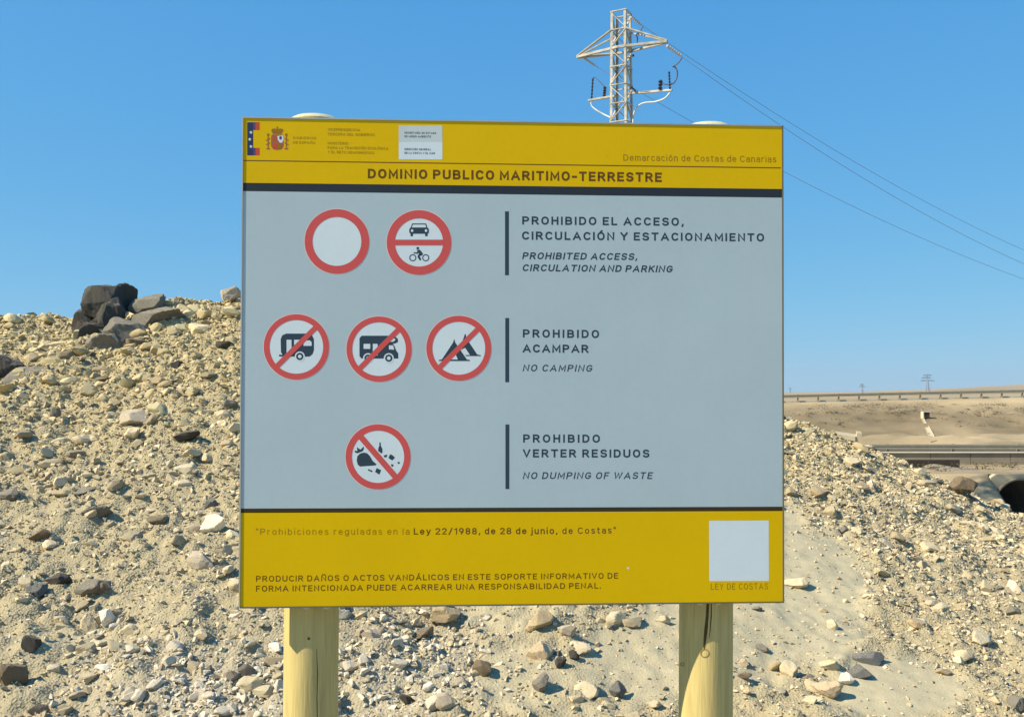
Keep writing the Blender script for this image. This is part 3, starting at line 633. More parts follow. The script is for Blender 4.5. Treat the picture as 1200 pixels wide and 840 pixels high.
# ---- single-stroke grotesque lettering drawn from lines and arcs
def arc(cx, cy, rx, ry, a0, a1, n=None):
    n = n or max(4, int(abs(a1-a0)/20)); r = []
    for i in range(n+1):
        a = math.radians(a0+(a1-a0)*i/n); c, s = math.cos(a), math.sin(a);  e = .90
        r.append((cx+rx*math.copysign(abs(c)**e, c), cy+ry*math.copysign(abs(s)**e, s)))
    return r
XH = .74
def bowl(x0, x1, y0, y1, a0=0, a1=360): return arc((x0+x1)/2, (y0+y1)/2, (x1-x0)/2, (y1-y0)/2, a0, a1)
GLY = {
 'A': (.66, [[(0, 0), (.33, 1), (.66, 0)], [(.13, .30), (.53, .30)]]),
 'B': (.54, [[(0, 0), (0, 1), (.28, 1)]+arc(.28, .76, .22, .24, 80, -90)+[(0, .52)], [(.28, .52)]+arc(.28, .26, .26, .26, 80, -90)+[(0, 0)]]),
 'C': (.56, [arc(.30, .5, .30, .5, 42, 318)]),
 'D': (.56, [[(0, 0), (0, 1), (.24, 1)]+arc(.24, .5, .32, .5, 80, -80)+[(.24, 0), (0, 0)]]),
 'E': (.46, [[(.46, 1), (0, 1), (0, 0), (.46, 0)], [(0, .52), (.40, .52)]]),
 'F': (.44, [[(.44, 1), (0, 1), (0, 0)], [(0, .50), (.38, .50)]]),
 'G': (.58, [arc(.30, .5, .30, .5, 42, 345)+[(.59, .46), (.34, .46)]]),
 'H': (.54, [[(0, 0), (0, 1)], [(.54, 0), (.54, 1)], [(0, .52), (.54, .52)]]),
 'I': (.0, [[(0, 0), (0, 1)]]),
 'J': (.38, [[(.38, 1), (.38, .22)]+arc(.19, .20, .19, .20, 0, -170)]),
 'K': (.52, [[(0, 0), (0, 1)], [(.50, 1), (.02, .42)], [(.18, .60), (.54, 0)]]),
 'L': (.42, [[(0, 1), (0, 0), (.42, 0)]]),
 'M': (.68, [[(0, 0), (0, 1), (.34, .22), (.68, 1), (.68, 0)]]),
 'N': (.56, [[(0, 0), (0, 1), (.56, 0), (.56, 1)]]),
 'O': (.60, [arc(.30, .5, .30, .5, 0, 360, 24)]),
 'P': (.52, [[(0, 0), (0, 1), (.26, 1)]+arc(.26, .73, .26, .27, 80, -90)+[(0, .46)]]),
 'R': (.54, [[(0, 0), (0, 1), (.26, 1)]+arc(.26, .74, .25, .26, 80, -90)+[(0, .48)], [(.27, .48), (.54, 0)]]),
 'S': (.52, [arc(.26, .755, .245, .245, 25, 268)+arc(.26, .255, .26, .255, 88, -158)]),
 'T': (.54, [[(0, 1), (.54, 1)], [(.27, 1), (.27, 0)]]),
 'U': (.56, [[(0, 1), (0, .28)]+arc(.28, .28, .28, .28, 180, 360)+[(.56, 1)]]),
 'V': (.60, [[(0, 1), (.30, 0), (.60, 1)]]),
 'W': (.88, [[(0, 1), (.22, 0), (.44, .95), (.66, 0), (.88, 1)]]),
 'X': (.56, [[(0, 0), (.56, 1)], [(.56, 0), (0, 1)]]),
 'Y': (.58, [[(0, 1), (.29, .45), (.58, 1)], [(.29, .45), (.29, 0)]]),
 'a': (.40, [arc(.2, XH-.21, .20, .21, 150, 0)+[(.40, 0)], [(.40, .43), (.18, .43)]+arc(.18, .215, .18, .215, 100, 270)+arc(.21, .19, .19, .19, 270, 350)]),
 'b': (.42, [[(0, 0), (0, 1.02)], bowl(0, .42, 0, XH)]), 'c': (.38, [arc(.21, XH/2, .21, XH/2, 45, 315)]),
 'd': (.42, [[(.42, 0), (.42, 1.02)], bowl(0, .42, 0, XH)]), 'e': (.42, [[(.02, .39), (.42, .39)]+arc(.21, XH/2, .21, XH/2, 5, 318)]),
 'g': (.42, [bowl(0, .42, 0, XH), [(.42, XH), (.42, -.08)]+arc(.21, -.08, .21, .19, 0, -160)]),
 'h': (.40, [[(0, 0), (0, 1.02)], [(0, .48)]+arc(.2, .5, .2, .24, 170, 0)+[(.40, 0)]]), 'i': (.0, [[(0, 0), (0, XH-.05)], [(0, 1.03), (0, 1.05)]]),
 'j': (.06, [[(.06, XH-.05), (.06, -.12), (.0, -.25), (-.06, -.26)], [(.06, 1.03), (.06, 1.05)]]), 'l': (.0, [[(0, 0), (0, 1.02)]]),
 'm': (.66, [[(0, 0), (0, XH)], [(0, .5)]+arc(.165, .54, .165, .20, 170, 0)+[(.33, 0)], [(.33, .5)]+arc(.495, .54, .165, .20, 170, 0)+[(.66, 0)]]),
 'n': (.40, [[(0, 0), (0, XH)], [(0, .48)]+arc(.2, .5, .2, .24, 170, 0)+[(.40, 0)]]), 'o': (.44, [bowl(0, .44, 0, XH)]),
 'r': (.26, [[(0, 0), (0, XH)], [(0, .46)]+arc(.22, .50, .22, .24, 170, 85)]), 's': (.36, [arc(.18, XH-.18, .17, .18, 30, 265)+arc(.18, .19, .18, .19, 85, -155)]),
 't': (.26, [[(.10, .96), (.10, .15)]+arc(.23, .14, .13, .14, 180, 280), [(0, XH), (.26, XH)]]), 'u': (.40, [[(0, XH), (0, .25)]+arc(.2, .24, .2, .24, 180, 350), [(.40, XH), (.40, 0)]]),
 'y': (.42, [[(0, XH), (.21, .02)], [(.42, XH), (.16, -.18), (.04, -.26)]]),
 '1': (.22, [[(0, .80), (.22, 1), (.22, 0)]]), '2': (.46, [arc(.23, .74, .23, .26, 165, -25)+[(0, 0), (.47, 0)]]),
 '8': (.46, [bowl(.02, .44, .52, 1), bowl(0, .46, 0, .52)]), '9': (.46, [bowl(0, .46, .40, 1), [(.46, .68), (.40, .32), (.2, 0)]]),
 '/': (.36, [[(0, -.08), (.36, 1.05)]]), '-': (.28, [[(0, .42), (.28, .42)]]), ',': (.04, [[(.05, .06), (.05, .0), (.0, -.16)]]), '.': (.0, [[(0, 0), (0, .05)]]),
 '"': (.16, [[(0, 1.02), (0, .80)], [(.16, 1.02), (.16, .80)]]), ' ': (.12, [])}
for ch, b_ in (('Ó', 'O'), ('Á', 'A'), ('Í', 'I'), ('É', 'E'), ('ó', 'o')):
    w, st = GLY[b_]; top = 1.0 if ch != 'ó' else XH; GLY[ch] = (w, st+[[(w/2-.03, top+.16), (w/2+.09, top+.30)]])
w, st = GLY['N']; GLY['Ñ'] = (w, st+[[(.10, 1.16), (.20, 1.24), (.34, 1.17), (.45, 1.25)]])
def ribbon(path, t):
    P = [Vector(p) for p in path]; Q = [P[0]]
    for p in P[1:]:
        if (p-Q[-1]).length > 1e-4: Q.append(p)
    P = Q; n = len(P)
    if n < 2: return []
    closed = (P[0]-P[-1]).length < 1e-3
    if closed: P = P[:-1]; n -= 1
    else:
        P[0] = P[0]-(P[1]-P[0]).normalized()*t*.5; P[-1] = P[-1]+(P[-1]-P[-2]).normalized()*t*.5
    Lf = []; Rt = []
    for i in range(n):
        a = P[i-1] if (i > 0 or closed) else None; c = P[(i+1) % n] if (i < n-1 or closed) else None
        d1 = (P[i]-a).normalized() if a is not None else None; d2 = (c-P[i]).normalized() if c is not None else None
        if d1 is None: d1 = d2
        if d2 is None: d2 = d1
        n1 = Vector((-d1.y, d1.x)); n2 = Vector((-d2.y, d2.x)); m = n1+n2
        if m.length < .2: m = n1
        m.normalize(); k = min(1/max(m.dot(n1), .45), 1.7)
        Lf.append(P[i]+m*t*.5*k); Rt.append(P[i]-m*t*.5*k)
    q = []
    for i in range(n if closed else n-1):
        j = (i+1) % n; q.append((Rt[i], Rt[j], Lf[j], Lf[i]))
    return q
def text_width(s, t, gap): return sum(GLY[c][0]+t for c in s)+gap*(len(s)-1)
def lettering(s, x0, y0, x1, y1, cap, mat, weight=.17, italic=0, name='lettering', label=None, narrow=1.0):
    """text s whose baseline runs from photo pixel (x0,y0) to (x1,y1); cap = capital height in photo pixels"""
    a = on_panel(x0, y0); b = on_panel(x1, y1); mid = on_panel(x0, y0-cap); capm = abs(mid[1]-a[1])
    t = weight; gw = lambda c: .15 if c == ' ' else GLY[c][0]*narrow*(1-t*.35)+t
    want = math.hypot(b[0]-a[0], b[1]-a[1])/capm - (.2*italic)
    nsp = 0; nns = len(s)-s.count(' '); base_w = sum(GLY[c][0] for c in s if c != ' ')*(1-t*.35)
    narrow = min(1.28, max(.85, (want-nns*t-.15*(len(s)-nns)-.22*(len(s)-1))/base_w))
    tot = sum(gw(c) for c in s); gap = (want-tot)/(len(s)-1+nsp*.9)
    if gap < .07:
        f = (want-.07*(len(s)-1+nsp*.9))/tot; gap = .07
    else: f = 1.0
    ang = math.atan2(b[1]-a[1], b[0]-a[0]); ca_, sa_ = math.cos(ang), math.sin(ang)
    V = []; Fc = []; x = 0; lay = 0
    for c in s:
        w = gw(c)*f
        for st in GLY[c][1]:
            pts = [(t*f/2+p[0]*narrow*(1-t*.35)*f, t/2+p[1]*(1-t)) for p in st]
            lay += 1; yy = -.00012-.00002*(lay % 4)
            for q in ribbon(pts, t*(.5+.5*f)):
                n = len(V)
                for p in q:
                    X = x+p[0]+italic*.20*p[1]; Z = p[1]; X *= capm; Z *= capm
                    V.append((a[0]+X*ca_-Z*sa_, yy, a[1]+X*sa_+Z*ca_))
                Fc.append([n, n+1, n+2, n+3])
        x += w+gap
    o = board(mesh_obj(name, V, Fc, M[mat]))
    o['label'] = label or ('lettering reading '+s.replace('"', ''))
    return o
T = lettering
T('DOMINIO PUBLICO MARITIMO-TERRESTRE', 431, 209.2, 775.5, 213.6, 11.3, 'brown', .225, label='bold brown title lettering')
T('Demarcación de Costas de Canarias', 730.5, 188.6, 909.5, 190.6, 7.6, 'brown2', .13)
T('GOBIERNO', 343.5, 163.2, 370.2, 163.7, 3.0, 'brown2', .16); T('DE ESPAÑA', 343.5, 168.6, 369.6, 169.1, 3.0, 'brown2', .16)
T('VICEPRESIDENCIA', 384, 153.6, 422, 154.2, 3.2, 'brown2', .16); T('TERCERA DEL GOBIERNO', 384, 159, 439, 159.9, 3.2, 'brown2', .16)
T('MINISTERIO', 384, 169.6, 408, 170, 3.2, 'brown2', .16); T('PARA LA TRANSICIÓN ECOLÓGICA', 384, 174.8, 455, 175.9, 3.2, 'brown2', .16)
T('Y EL RETO DEMOGRÁFICO', 384, 180, 438.5, 181, 3.2, 'brown2', .16)
def quad(x0, y0, x1, y1): return [on_panel(x0, y1), on_panel(x1, y1), on_panel(x1, y0), on_panel(x0, y0)]
def line_px(x0, y0, x1, y1, w):
    return [on_panel(x0, y0+w/2), on_panel(x1, y1+w/2), on_panel(x1, y1-w/2), on_panel(x0, y0-w/2)]
o = flat_mesh('printed_line', [(line_px(285.5, 188.3, 915, 197.0, 1.2), 'brown', 1)])
o = flat_mesh('ministry_label', [(quad(467.3, 147.2, 518.4, 187), 'white', 1), (quad(467.4, 147.3, 518.3, 166.2), 'palegrey', 2)]); o['label'] = 'small white and pale grey rectangle in the header'
T('SECRETARÍA DE ESTADO', 474, 157, 511, 157.5, 2.4, 'navy', .17); T('DE MEDIO AMBIENTE', 474, 161.2, 505, 161.6, 2.4, 'navy', .17)
T('DIRECCIÓN GENERAL', 474, 176.2, 505, 176.6, 2.4, 'navy', .17); T('DE LA COSTA Y EL MAR', 474, 180.5, 509.5, 181, 2.4, 'navy', .17)
for o in [x for x in C.objects if x.name.startswith('lettering')][-4:]:
    for v in o.data.vertices: v.co.y -= .0002
# flags and coat of arms; k() reads the enlarged header (origin 283,140, 10.909 px per px)
def K(pts, ox, oy, s): return [on_panel(ox+x/s, oy+y/s) for x, y in pts]
def ell(cx, cy, rx, ry, n=28, a0=0, a1=360): return [(cx+rx*math.cos(math.radians(a0+(a1-a0)*i/n)), cy+ry*math.sin(math.radians(a0+(a1-a0)*i/n))) for i in range(n if a1-a0 == 360 else n+1)]
hk = lambda p: K(p, 283, 140, 10.909)
def star(cx, cy, r): return [(cx+(r if i % 2 == 0 else r*.45)*math.sin(math.pi*i/5), cy-(r if i % 2 == 0 else r*.45)*math.cos(math.pi*i/5)) for i in range(10)]
o = flat_mesh('flag_emblem', [(hk([(72, 38), (150, 38), (150, 462), (72, 462)]), 'blue', 1), (hk([(150, 38), (180, 38), (180, 138), (150, 138)]), 'violet', 1), (hk([(180, 38), (232, 38), (232, 138), (180, 138)]), 'flagred', 1),
  (hk([(150, 365), (180, 365), (180, 462), (150, 462)]), 'violet', 1), (hk([(180, 365), (232, 365), (232, 462), (180, 462)]), 'flagred', 1),
  (hk(star(121, 168, 24)), 'white', 2), (hk(star(106, 257, 24)), 'white', 2), (hk(star(121, 348, 24)), 'white', 2)]); o['label'] = 'flag emblem with blue column, three white stars and red squares'
crest = [(hk([(385, 195), (530, 195), (540, 230), (540, 345), (515, 385), (460, 395), (405, 385), (378, 345), (378, 230)]), 'crest', 1),
  (hk([(380, 140), (395, 122), (425, 118), (448, 125), (450, 108), (440, 100), (450, 98), (458, 90), (466, 98), (476, 100), (466, 108), (468, 125), (490, 118), (522, 122), (538, 140), (525, 165), (510, 190), (405, 190), (390, 165)]), 'crestgold', 1),
  (hk([(458, 215), (530, 205), (540, 250), (520, 300), (490, 300), (465, 260)]), 'white', 2), (hk(ell(500, 238, 18, 24, 16)), 'violet', 3), (hk([(405, 225), (432, 225), (432, 280), (405, 280)]), 'flagred', 2), (hk([(412, 232), (424, 232), (424, 270), (412, 270)]), 'crestgold', 3),
  (hk([(395, 310), (455, 310), (455, 375), (410, 372)]), 'flagred', 2), (hk([(463, 310), (528, 310), (508, 372), (463, 375)]), 'crestgold', 2)]
for cx, sg in ((342, 1), (574, -1)):
    crest += [(hk(ell(cx, 200, 18, 20, 12)), 'crestgold', 1), (hk([(cx-9, 222), (cx+9, 222), (cx+9, 362), (cx-9, 362)]), 'crestgold', 1),
              (hk([(cx-26, 366), (cx+26, 366), (cx+22, 388), (cx-22, 388)]), 'crest', 1), (hk([(cx-28*sg, 262), (cx+26*sg, 238), (cx+26*sg, 254), (cx-28*sg, 280)]), 'crest', 2), (hk([(cx-28*sg, 318), (cx+26*sg, 292), (cx+26*sg, 308), (cx-28*sg, 336)]), 'crest', 2)]
o = flat_mesh('coat_of_arms', crest); o['label'] = 'small crowned shield between two pillars'
# headings
for i, (x0, y0, y1) in enumerate(((594.1, 247.8, 322.6), (594.4, 372.6, 447.8), (594.6, 497.2, 572.8))):
    flat_mesh('divider_bar', [([on_panel(x0-2.3, y1), on_panel(x0+2.3, y1), on_panel(x0+2.3, y0), on_panel(x0-2.3, y0)], 'navy', 1)])
T('PROHIBIDO EL ACCESO,', 612, 263.3, 801, 264.9, 9.7, 'navy', .21); T('CIRCULACIÓN Y ESTACIONAMIENTO', 611.7, 281, 895.4, 283.2, 9.7, 'navy', .21)
T('PROHIBITED ACCESS,', 611.8, 303.8, 748, 305, 8.1, 'navy', .20, 1); T('CIRCULATION AND PARKING', 611.8, 317.8, 789, 319.4, 8.1, 'navy', .20, 1)
T('PROHIBIDO', 612.7, 395.5, 702, 396.2, 9.6, 'navy', .21); T('ACAMPAR', 612.5, 413, 689.5, 413.5, 9.6, 'navy', .21); T('NO CAMPING', 612.4, 435, 694.8, 435.5, 8, 'navy', .17, 1)
T('PROHIBIDO', 613, 518.4, 703, 518.6, 9.6, 'navy', .21); T('VERTER RESIDUOS', 612.7, 535.8, 761, 536, 9.6, 'navy', .21); T('NO DUMPING OF WASTE', 612.6, 561, 765.5, 561, 8, 'navy', .17, 1)
T('"Prohibiciones reguladas en la', 300, 626.4, 479.8, 626.1, 7.4, 'brown2', .12); T('Ley 22/1988, de 28 de junio,', 484.8, 626.1, 653, 625.4, 7.6, 'brown', .17); T('de Costas"', 659, 625.4, 721.5, 624.6, 7.4, 'brown', .14)
T('PRODUCIR DAÑOS O ACTOS VANDÁLICOS EN ESTE SOPORTE INFORMATIVO DE', 300, 681.2, 724.3, 677.6, 6.9, 'brown', .165)
T('FORMA INTENCIONADA PUEDE ACARREAR UNA RESPONSABILIDAD PENAL.', 300, 692.8, 704, 689.2, 6.9, 'brown', .165)
T('LEY DE COSTAS', 833, 690.6, 900, 690.1, 7.2, 'brown2', .11)
o = flat_mesh('blank_code_plate', [([on_panel(831.2, 680.6), on_panel(901, 680.3), on_panel(900.8, 609.6), on_panel(831, 610)], 'white', 1)]); o['label'] = 'square white plate in the yellow footer'
o = flat_mesh('scuff_mark', [(K(ell(736, 665.5, 1.5, 1.2, 8), 0, 0, 1), 'white', 1)]); o['label'] = 'tiny pale scuff in the yellow footer'
# round prohibition symbols
def symbol(cx, cy, R, ri, pict, slash, label, ox, oy, s):
    e_ = on_panel(cx, cy)
    face = flat_mesh('prohibition_symbol', [(K(ell(cx, cy, R+.9, R+.9, 56), 0, 0, 1), 'pinkrim', 1), (K(ell(cx, cy, ri+1, ri+1, 48), 0, 0, 1), 'white', 2)]); face['label'] = label
    rg = []; n = 56
    for i in range(n):
        a, b = 2*math.pi*i/n, 2*math.pi*(i+1)/n
        rg.append((K([(cx+R*math.cos(a), cy+R*math.sin(a)), (cx+R*math.cos(b), cy+R*math.sin(b)), (cx+ri*math.cos(b), cy+ri*math.sin(b)), (cx+ri*math.cos(a), cy+ri*math.sin(a))], 0, 0, 1), 'red', 5))
    flat_mesh('ring', rg, face)
    if slash:
        a, w = slash; a = math.radians(a); dx, dy = math.cos(a), math.sin(a); q = ri+1.2
        flat_mesh('slash_bar', [(K([(cx+dx*q-dy*w/2, cy+dy*q+dx*w/2), (cx-dx*q-dy*w/2, cy-dy*q+dx*w/2), (cx-dx*q+dy*w/2, cy-dy*q-dx*w/2), (cx+dx*q+dy*w/2, cy+dy*q-dx*w/2)], 0, 0, 1), 'red', 6)], face)
    if pict: flat_mesh('pictogram', [(K(p, ox, oy, s), m, l) for p, m, l in pict], face)
def ring2(cx, cy, r1, r2, m, l, n=20):
    return [([(cx+r1*math.cos(2*math.pi*i/n), cy+r1*math.sin(2*math.pi*i/n)), (cx+r1*math.cos(2*math.pi*(i+1)/n), cy+r1*math.sin(2*math.pi*(i+1)/n)),
              (cx+r2*math.cos(2*math.pi*(i+1)/n), cy+r2*math.sin(2*math.pi*(i+1)/n)), (cx+r2*math.cos(2*math.pi*i/n), cy+r2*math.sin(2*math.pi*i/n))], m, l) for i in range(n)]
symbol(394.8, 283, 37.8, 28.6, None, None, 'empty red ring symbol', 0, 0, 1)
N = 'navy'; Wt = 'white'
symbol(491, 284.2, 37.8, 28.2, [([(322, 215), (482, 215), (500, 268), (303, 268)], N, 3), ([(332, 228), (472, 228), (484, 260), (318, 260)], Wt, 4),
  ([(300, 264), (503, 264), (513, 282), (513, 318), (500, 332), (303, 332), (289, 318), (289, 282)], N, 4.5), (ell(322, 297, 14, 16, 14), Wt, 5), (ell(481, 297, 14, 16, 14), Wt, 5),
  ([(303, 331), (332, 331), (332, 361), (303, 361)], N, 3), ([(470, 331), (500, 331), (500, 361), (470, 361)], N, 3)] + ring2(330, 607, 41, 29, N, 3)+ring2(478, 607, 41, 29, N, 3)
  + [(ell(387, 498, 17, 15, 14), N, 3), ([(375, 517), (412, 515), (446, 558), (440, 577), (408, 588), (427, 625), (412, 641), (384, 600), (388, 575), (402, 560), (385, 545)], N, 3.5), ([(338, 545), (375, 545), (390, 525), (402, 537), (382, 563), (340, 558)], N, 4)],
  (0, 6.5), 'symbol of a car over a motorcycle in a barred red ring', 450, 240, 9.767)
symbol(347.3, 406.4, 38.2, 31.4, [([(300, 255), (560, 255), (600, 275), (622, 320), (622, 450), (605, 495), (570, 522), (290, 522), (258, 505), (240, 470), (236, 320), (255, 275)], N, 3),
  ([(305, 327), (362, 327), (362, 490), (305, 490)], Wt, 4), ([(392, 327), (455, 327), (455, 385), (392, 385)], Wt, 4), ([(505, 335), (575, 335), (595, 355), (595, 397), (500, 397)], Wt, 4), ([(218, 498), (300, 505), (300, 522), (218, 520)], N, 3.3)]
  + [(ell(458, 520, 58, 58, 24), Wt, 4.2), (ell(458, 520, 43, 43, 24), N, 4.6), (ell(458, 520, 21, 21, 16), Wt, 4.9)], (-45, 6.2), 'caravan symbol in a red ring with slash', 305, 365, 9.882)
symbol(444.2, 409, 38.2, 31.4, [([(215, 260), (560, 260), (610, 275), (637, 300), (635, 335), (600, 352), (575, 353), (592, 372), (615, 430), (640, 465), (640, 525), (215, 525), (190, 500), (190, 290)], N, 3),
  ([(550, 292), (600, 292), (606, 310), (582, 330), (520, 332)], Wt, 4), ([(238, 355), (315, 355), (315, 412), (238, 412)], Wt, 4), ([(345, 355), (400, 355), (400, 490), (345, 490)], Wt, 4), ([(532, 372), (580, 372), (592, 422), (532, 418)], Wt, 4)]
  + [(ell(x, 520, 58, 58, 24), Wt, 4.2) for x in (290, 530)]+[(ell(x, 520, 43, 43, 24), N, 4.6) for x in (290, 530)]+[(ell(x, 520, 21, 21, 16), Wt, 4.9) for x in (290, 530)], (-45, 6.2), 'motorhome symbol in a red ring with slash', 402, 367, 9.882)
symbol(537.6, 408, 38.0, 31.0, [([(180, 560), (215, 555), (345, 360), (358, 318), (371, 360), (505, 555), (540, 560), (540, 573), (180, 573)], N, 3.6), ([(300, 555), (375, 495), (400, 555)], Wt, 4.4),
  ([(430, 400), (470, 300), (480, 262), (492, 262), (500, 310), (625, 498), (668, 505), (668, 516), (495, 516)], N, 3), ([(448, 440), (485, 420), (540, 503), (490, 503)], Wt, 3.3)], (-45, 6.2), 'two tents symbol in a red ring with slash', 496, 365, 9.882)
symbol(443, 535, 38.0, 30.6, [([(262, 375), (300, 385), (330, 415), (365, 475), (410, 512), (395, 525), (300, 532), (215, 538), (190, 515), (178, 470), (185, 420), (215, 388)], N, 3),
  ([(155, 352), (185, 360), (180, 312), (210, 335), (225, 340), (258, 305), (262, 335), (245, 362), (185, 385), (155, 372)], N, 3), ([(440, 258), (455, 258), (458, 300), (476, 335), (476, 380), (460, 385), (425, 355), (430, 320), (440, 300)], N, 3),
  ([(490, 410), (510, 405), (535, 398), (522, 432), (500, 432)], N, 3), ([(565, 395), (590, 405), (622, 435), (590, 468), (545, 440), (555, 415)], N, 3), ([(575, 510), (605, 515), (600, 540), (580, 538)], N, 3),
  ([(655, 480), (680, 490), (670, 510), (650, 500)], N, 3), ([(312, 565), (362, 588), (355, 605), (308, 582)], N, 3), ([(410, 555), (462, 580), (440, 632), (390, 600)], N, 3)], (49, 7.0), 'litter symbol in a red ring with slash', 400, 492, 9.882)

# ---- posts
GAP, PR = .028, .0705
def post(px_t, py_t, px_b, py_b, seed, label):
    off = GAP+PR
    a = on_panel(px_b, py_b, off); b = on_panel(px_t, py_t, off)
    def w(q, o_=off): return SC+Vector(sx_)*q[0]+Vector(sz_)*q[1]+Vector(sn_)*o_
    A = w(a); Bv = w(b); d = (Bv-A).normalized(); A = A+d*((-.12-A.z)/d.z)
    Lh = (Bv-A).length; n = 72; rows = 90; V = []; Fc = []; r_ = random.Random(seed); ph = [r_.uniform(0, 6.28) for _ in range(4)]
    for j in range(rows+1):
        z = Lh*j/rows; taper = 1+.02*(1-j/rows)
        for i in range(n):
            t = 2*math.pi*i/n
            rr = PR*taper*(1+.006*math.sin(2*t+ph[0]+z*.8)+.004*math.sin(5*t+ph[1]+z*2)+.0022*math.sin(23*t+ph[2]+z*3)+.006*math.sin(z*2.1+ph[3]))
            V.append((rr*math.cos(t), rr*math.sin(t), z))
    for j in range(rows):
        for i in range(n): Fc.append([j*n+i, j*n+(i+1) % n, (j+1)*n+(i+1) % n, (j+1)*n+i])
    MI = [0]*len(Fc)
    # chamfered, slightly domed top
    for k, (f, dz) in enumerate(((.93, .006), (.78, .012), (.45, .016), (.12, .018))):
        s0 = len(V); V += [(v[0]*f, v[1]*f, Lh+dz) for v in V[rows*n:rows*n+n]]
        p0 = rows*n if k == 0 else s0-n
        for i in range(n): Fc.append([p0+i, p0+(i+1) % n, s0+(i+1) % n, s0+i]); MI.append(1)
    V.append((0, 0, Lh+.0185)); c = len(V)-1
    for i in range(n): Fc.append([c-n+i, c-n+(i+1) % n, c]); MI.append(1)
    o = mesh_obj('post', V, Fc, [M['wood'], M['woodend']], sign, True, MI)
    o.data.set_sharp_from_angle(angle=math.radians(35))
    loc = A-Vector((SC.x, SC.y, 0)); q = d.to_track_quat('Z', 'Y'); o.matrix_local = Matrix.Translation(loc) @ q.to_matrix().to_4x4(); o['label'] = label
    def surf(px, py, lift=.0006):       # photo pixel -> local point on the round face of the post
        dr = Vector(ray(px, py)); best = None; imat = (Matrix.Translation(A) @ q.to_matrix().to_4x4()).inverted()
        p0 = imat @ Vector((0, 0, CZ)); dd = (imat.to_3x3() @ dr)
        aa = dd.x**2+dd.y**2; bb = 2*(p0.x*dd.x+p0.y*dd.y); cc = p0.x**2+p0.y**2-(PR*1.022+lift)**2
        disc = max(bb*bb-4*aa*cc, 0); t = (-bb-math.sqrt(disc))/(2*aa); return p0+dd*t
    return o, surf
pl, sl_ = post(370, 144.5, 364.3, 842, 3, 'left round timber post'); pr, sr_ = post(828.5, 153.5, 826.8, 842, 9, 'right round timber post with a long crack')
def strip(name, post_, surf, pts, mat, lab):      # pts: (px, py, halfwidth px)
    V = []; Fc = []
    for x, y, w_ in pts: V += [tuple(surf(x-w_, y)), tuple(surf(x+w_, y))]
    for i in range(len(pts)-1): Fc.append([2*i, 2*i+2, 2*i+3, 2*i+1])
    o = mesh_obj(name, V, Fc, M[mat], post_); o['label'] = lab
strip('crack', pr, sr_, [(829, 690, .8), (829.5, 705, 1.5), (828.8, 722, 1.6), (827.2, 738, 2.0), (826.2, 748, 1.7), (825.4, 756, 1.1), (825, 761, .3)], 'crack', 'dark drying crack down the post')
strip('crack', pr, sr_, [(833.5, 700, .4), (833.6, 720, .7), (832.2, 738, .5), (831, 748, .2)], 'crack', 'fine side crack beside the long one')
strip('crack', pl, sl_, [(352, 764.4, .2), (356, 764.9, .5), (361, 765.0, .5), (367, 764.6, .2)], 'crack', 'short dark scar across the post')
strip('crack', pl, sl_, [(371, 760, .2), (372.2, 790, .5), (371.5, 815, .45), (372, 842, .4)], 'crack', 'faint vertical check along the post')
def ringon(name, post_, surf, cx, cy, r1, r2, mat, lab):
    V = []; Fc = []; n = 18
    for i in range(n):
        c, s = math.cos(6.2832*i/n), math.sin(6.2832*i/n); V += [tuple(surf(cx+r1*c, cy+r1*s*.95)), tuple(surf(cx+r2*c, cy+r2*s*.95))]
    for i in range(n): j = (i+1) % n; Fc.append([2*i, 2*j, 2*j+1, 2*i+1])
    o = mesh_obj(name, V, Fc, M[mat], post_); o['label'] = lab
ringon('knot', pr, sr_, 825.8, 765, 5.4, 4.3, 'knot', 'ring-shaped knot below the crack'); ringon('nail_hole', pl, sl_, 361.8, 748, 1.6, .05, 'crack', 'dark nail hole in the post')
ringon('knot', pr, sr_, 799.5, 778, 2.4, 1.5, 'knot', 'small knot at the left side of the post')
for px in (358, 381.5): 
    x, z = on_panel(px, 708.5); mb = MB(); mb.box((x, .014, -hh-.0045), (.013, .010, .011)); board(mb.build('bracket_bolt', M['alu']))
for px in (822, 843):
    x, z = on_panel(px, 708.5); mb = MB(); mb.box((x, .014, -hh-.0045), (.013, .010, .010)); board(mb.build('bracket_bolt', M['alu']))

# ------------------------------------------------------------------ the lattice pole with its cross arm
TD = 35.0; tb = at(728, 80, TD); TX, TY = float(tb[0]), TD; TH_ = math.radians(27)
ax = Vector((math.cos(TH_), -math.sin(TH_), 0)); ay = Vector((math.sin(TH_), math.cos(TH_), 0))   # along the arm, away from the face
def tz(py): return float(at(728, py, TD)[2])
TOPZ = tz(15); GZ0 = H1(TX, TY)-.15
tower = empty('lattice_power_pole', (TX, TY, GZ0)); tag(tower, 'tall cream lattice steel electricity pole rising behind the sign', 'power pole')
def tw(a, b, z): return Vector((0, 0, z-GZ0))+ax*a+ay*b      # local
HWt, HWb = .30, .46
def half(z): return HWt+(HWb-HWt)*(TOPZ-z)/(TOPZ-GZ0)
for sa, sb in ((-1, -1), (1, -1), (-1, 1), (1, 1)):
    mb = MB(); h0, h1 = half(GZ0), half(TOPZ); w_ = .09; th = .014
    a = tw(sa*h0, sb*h0, GZ0); b = tw(sa*h1, sb*h1, TOPZ); z = (b-a).normalized()
    R = Matrix((ax, ay, z)).transposed()
    mb.box((a+b)/2-ax*sa*w_/2, (w_, th, (b-a).length), 0, R); mb.box((a+b)/2-ay*sb*w_/2+ax*0, (th, w_, (b-a).length), 0, R)
    mb.build('leg', M['galv'], tower)
step = .70; zz = TOPZ-.03; k = 0
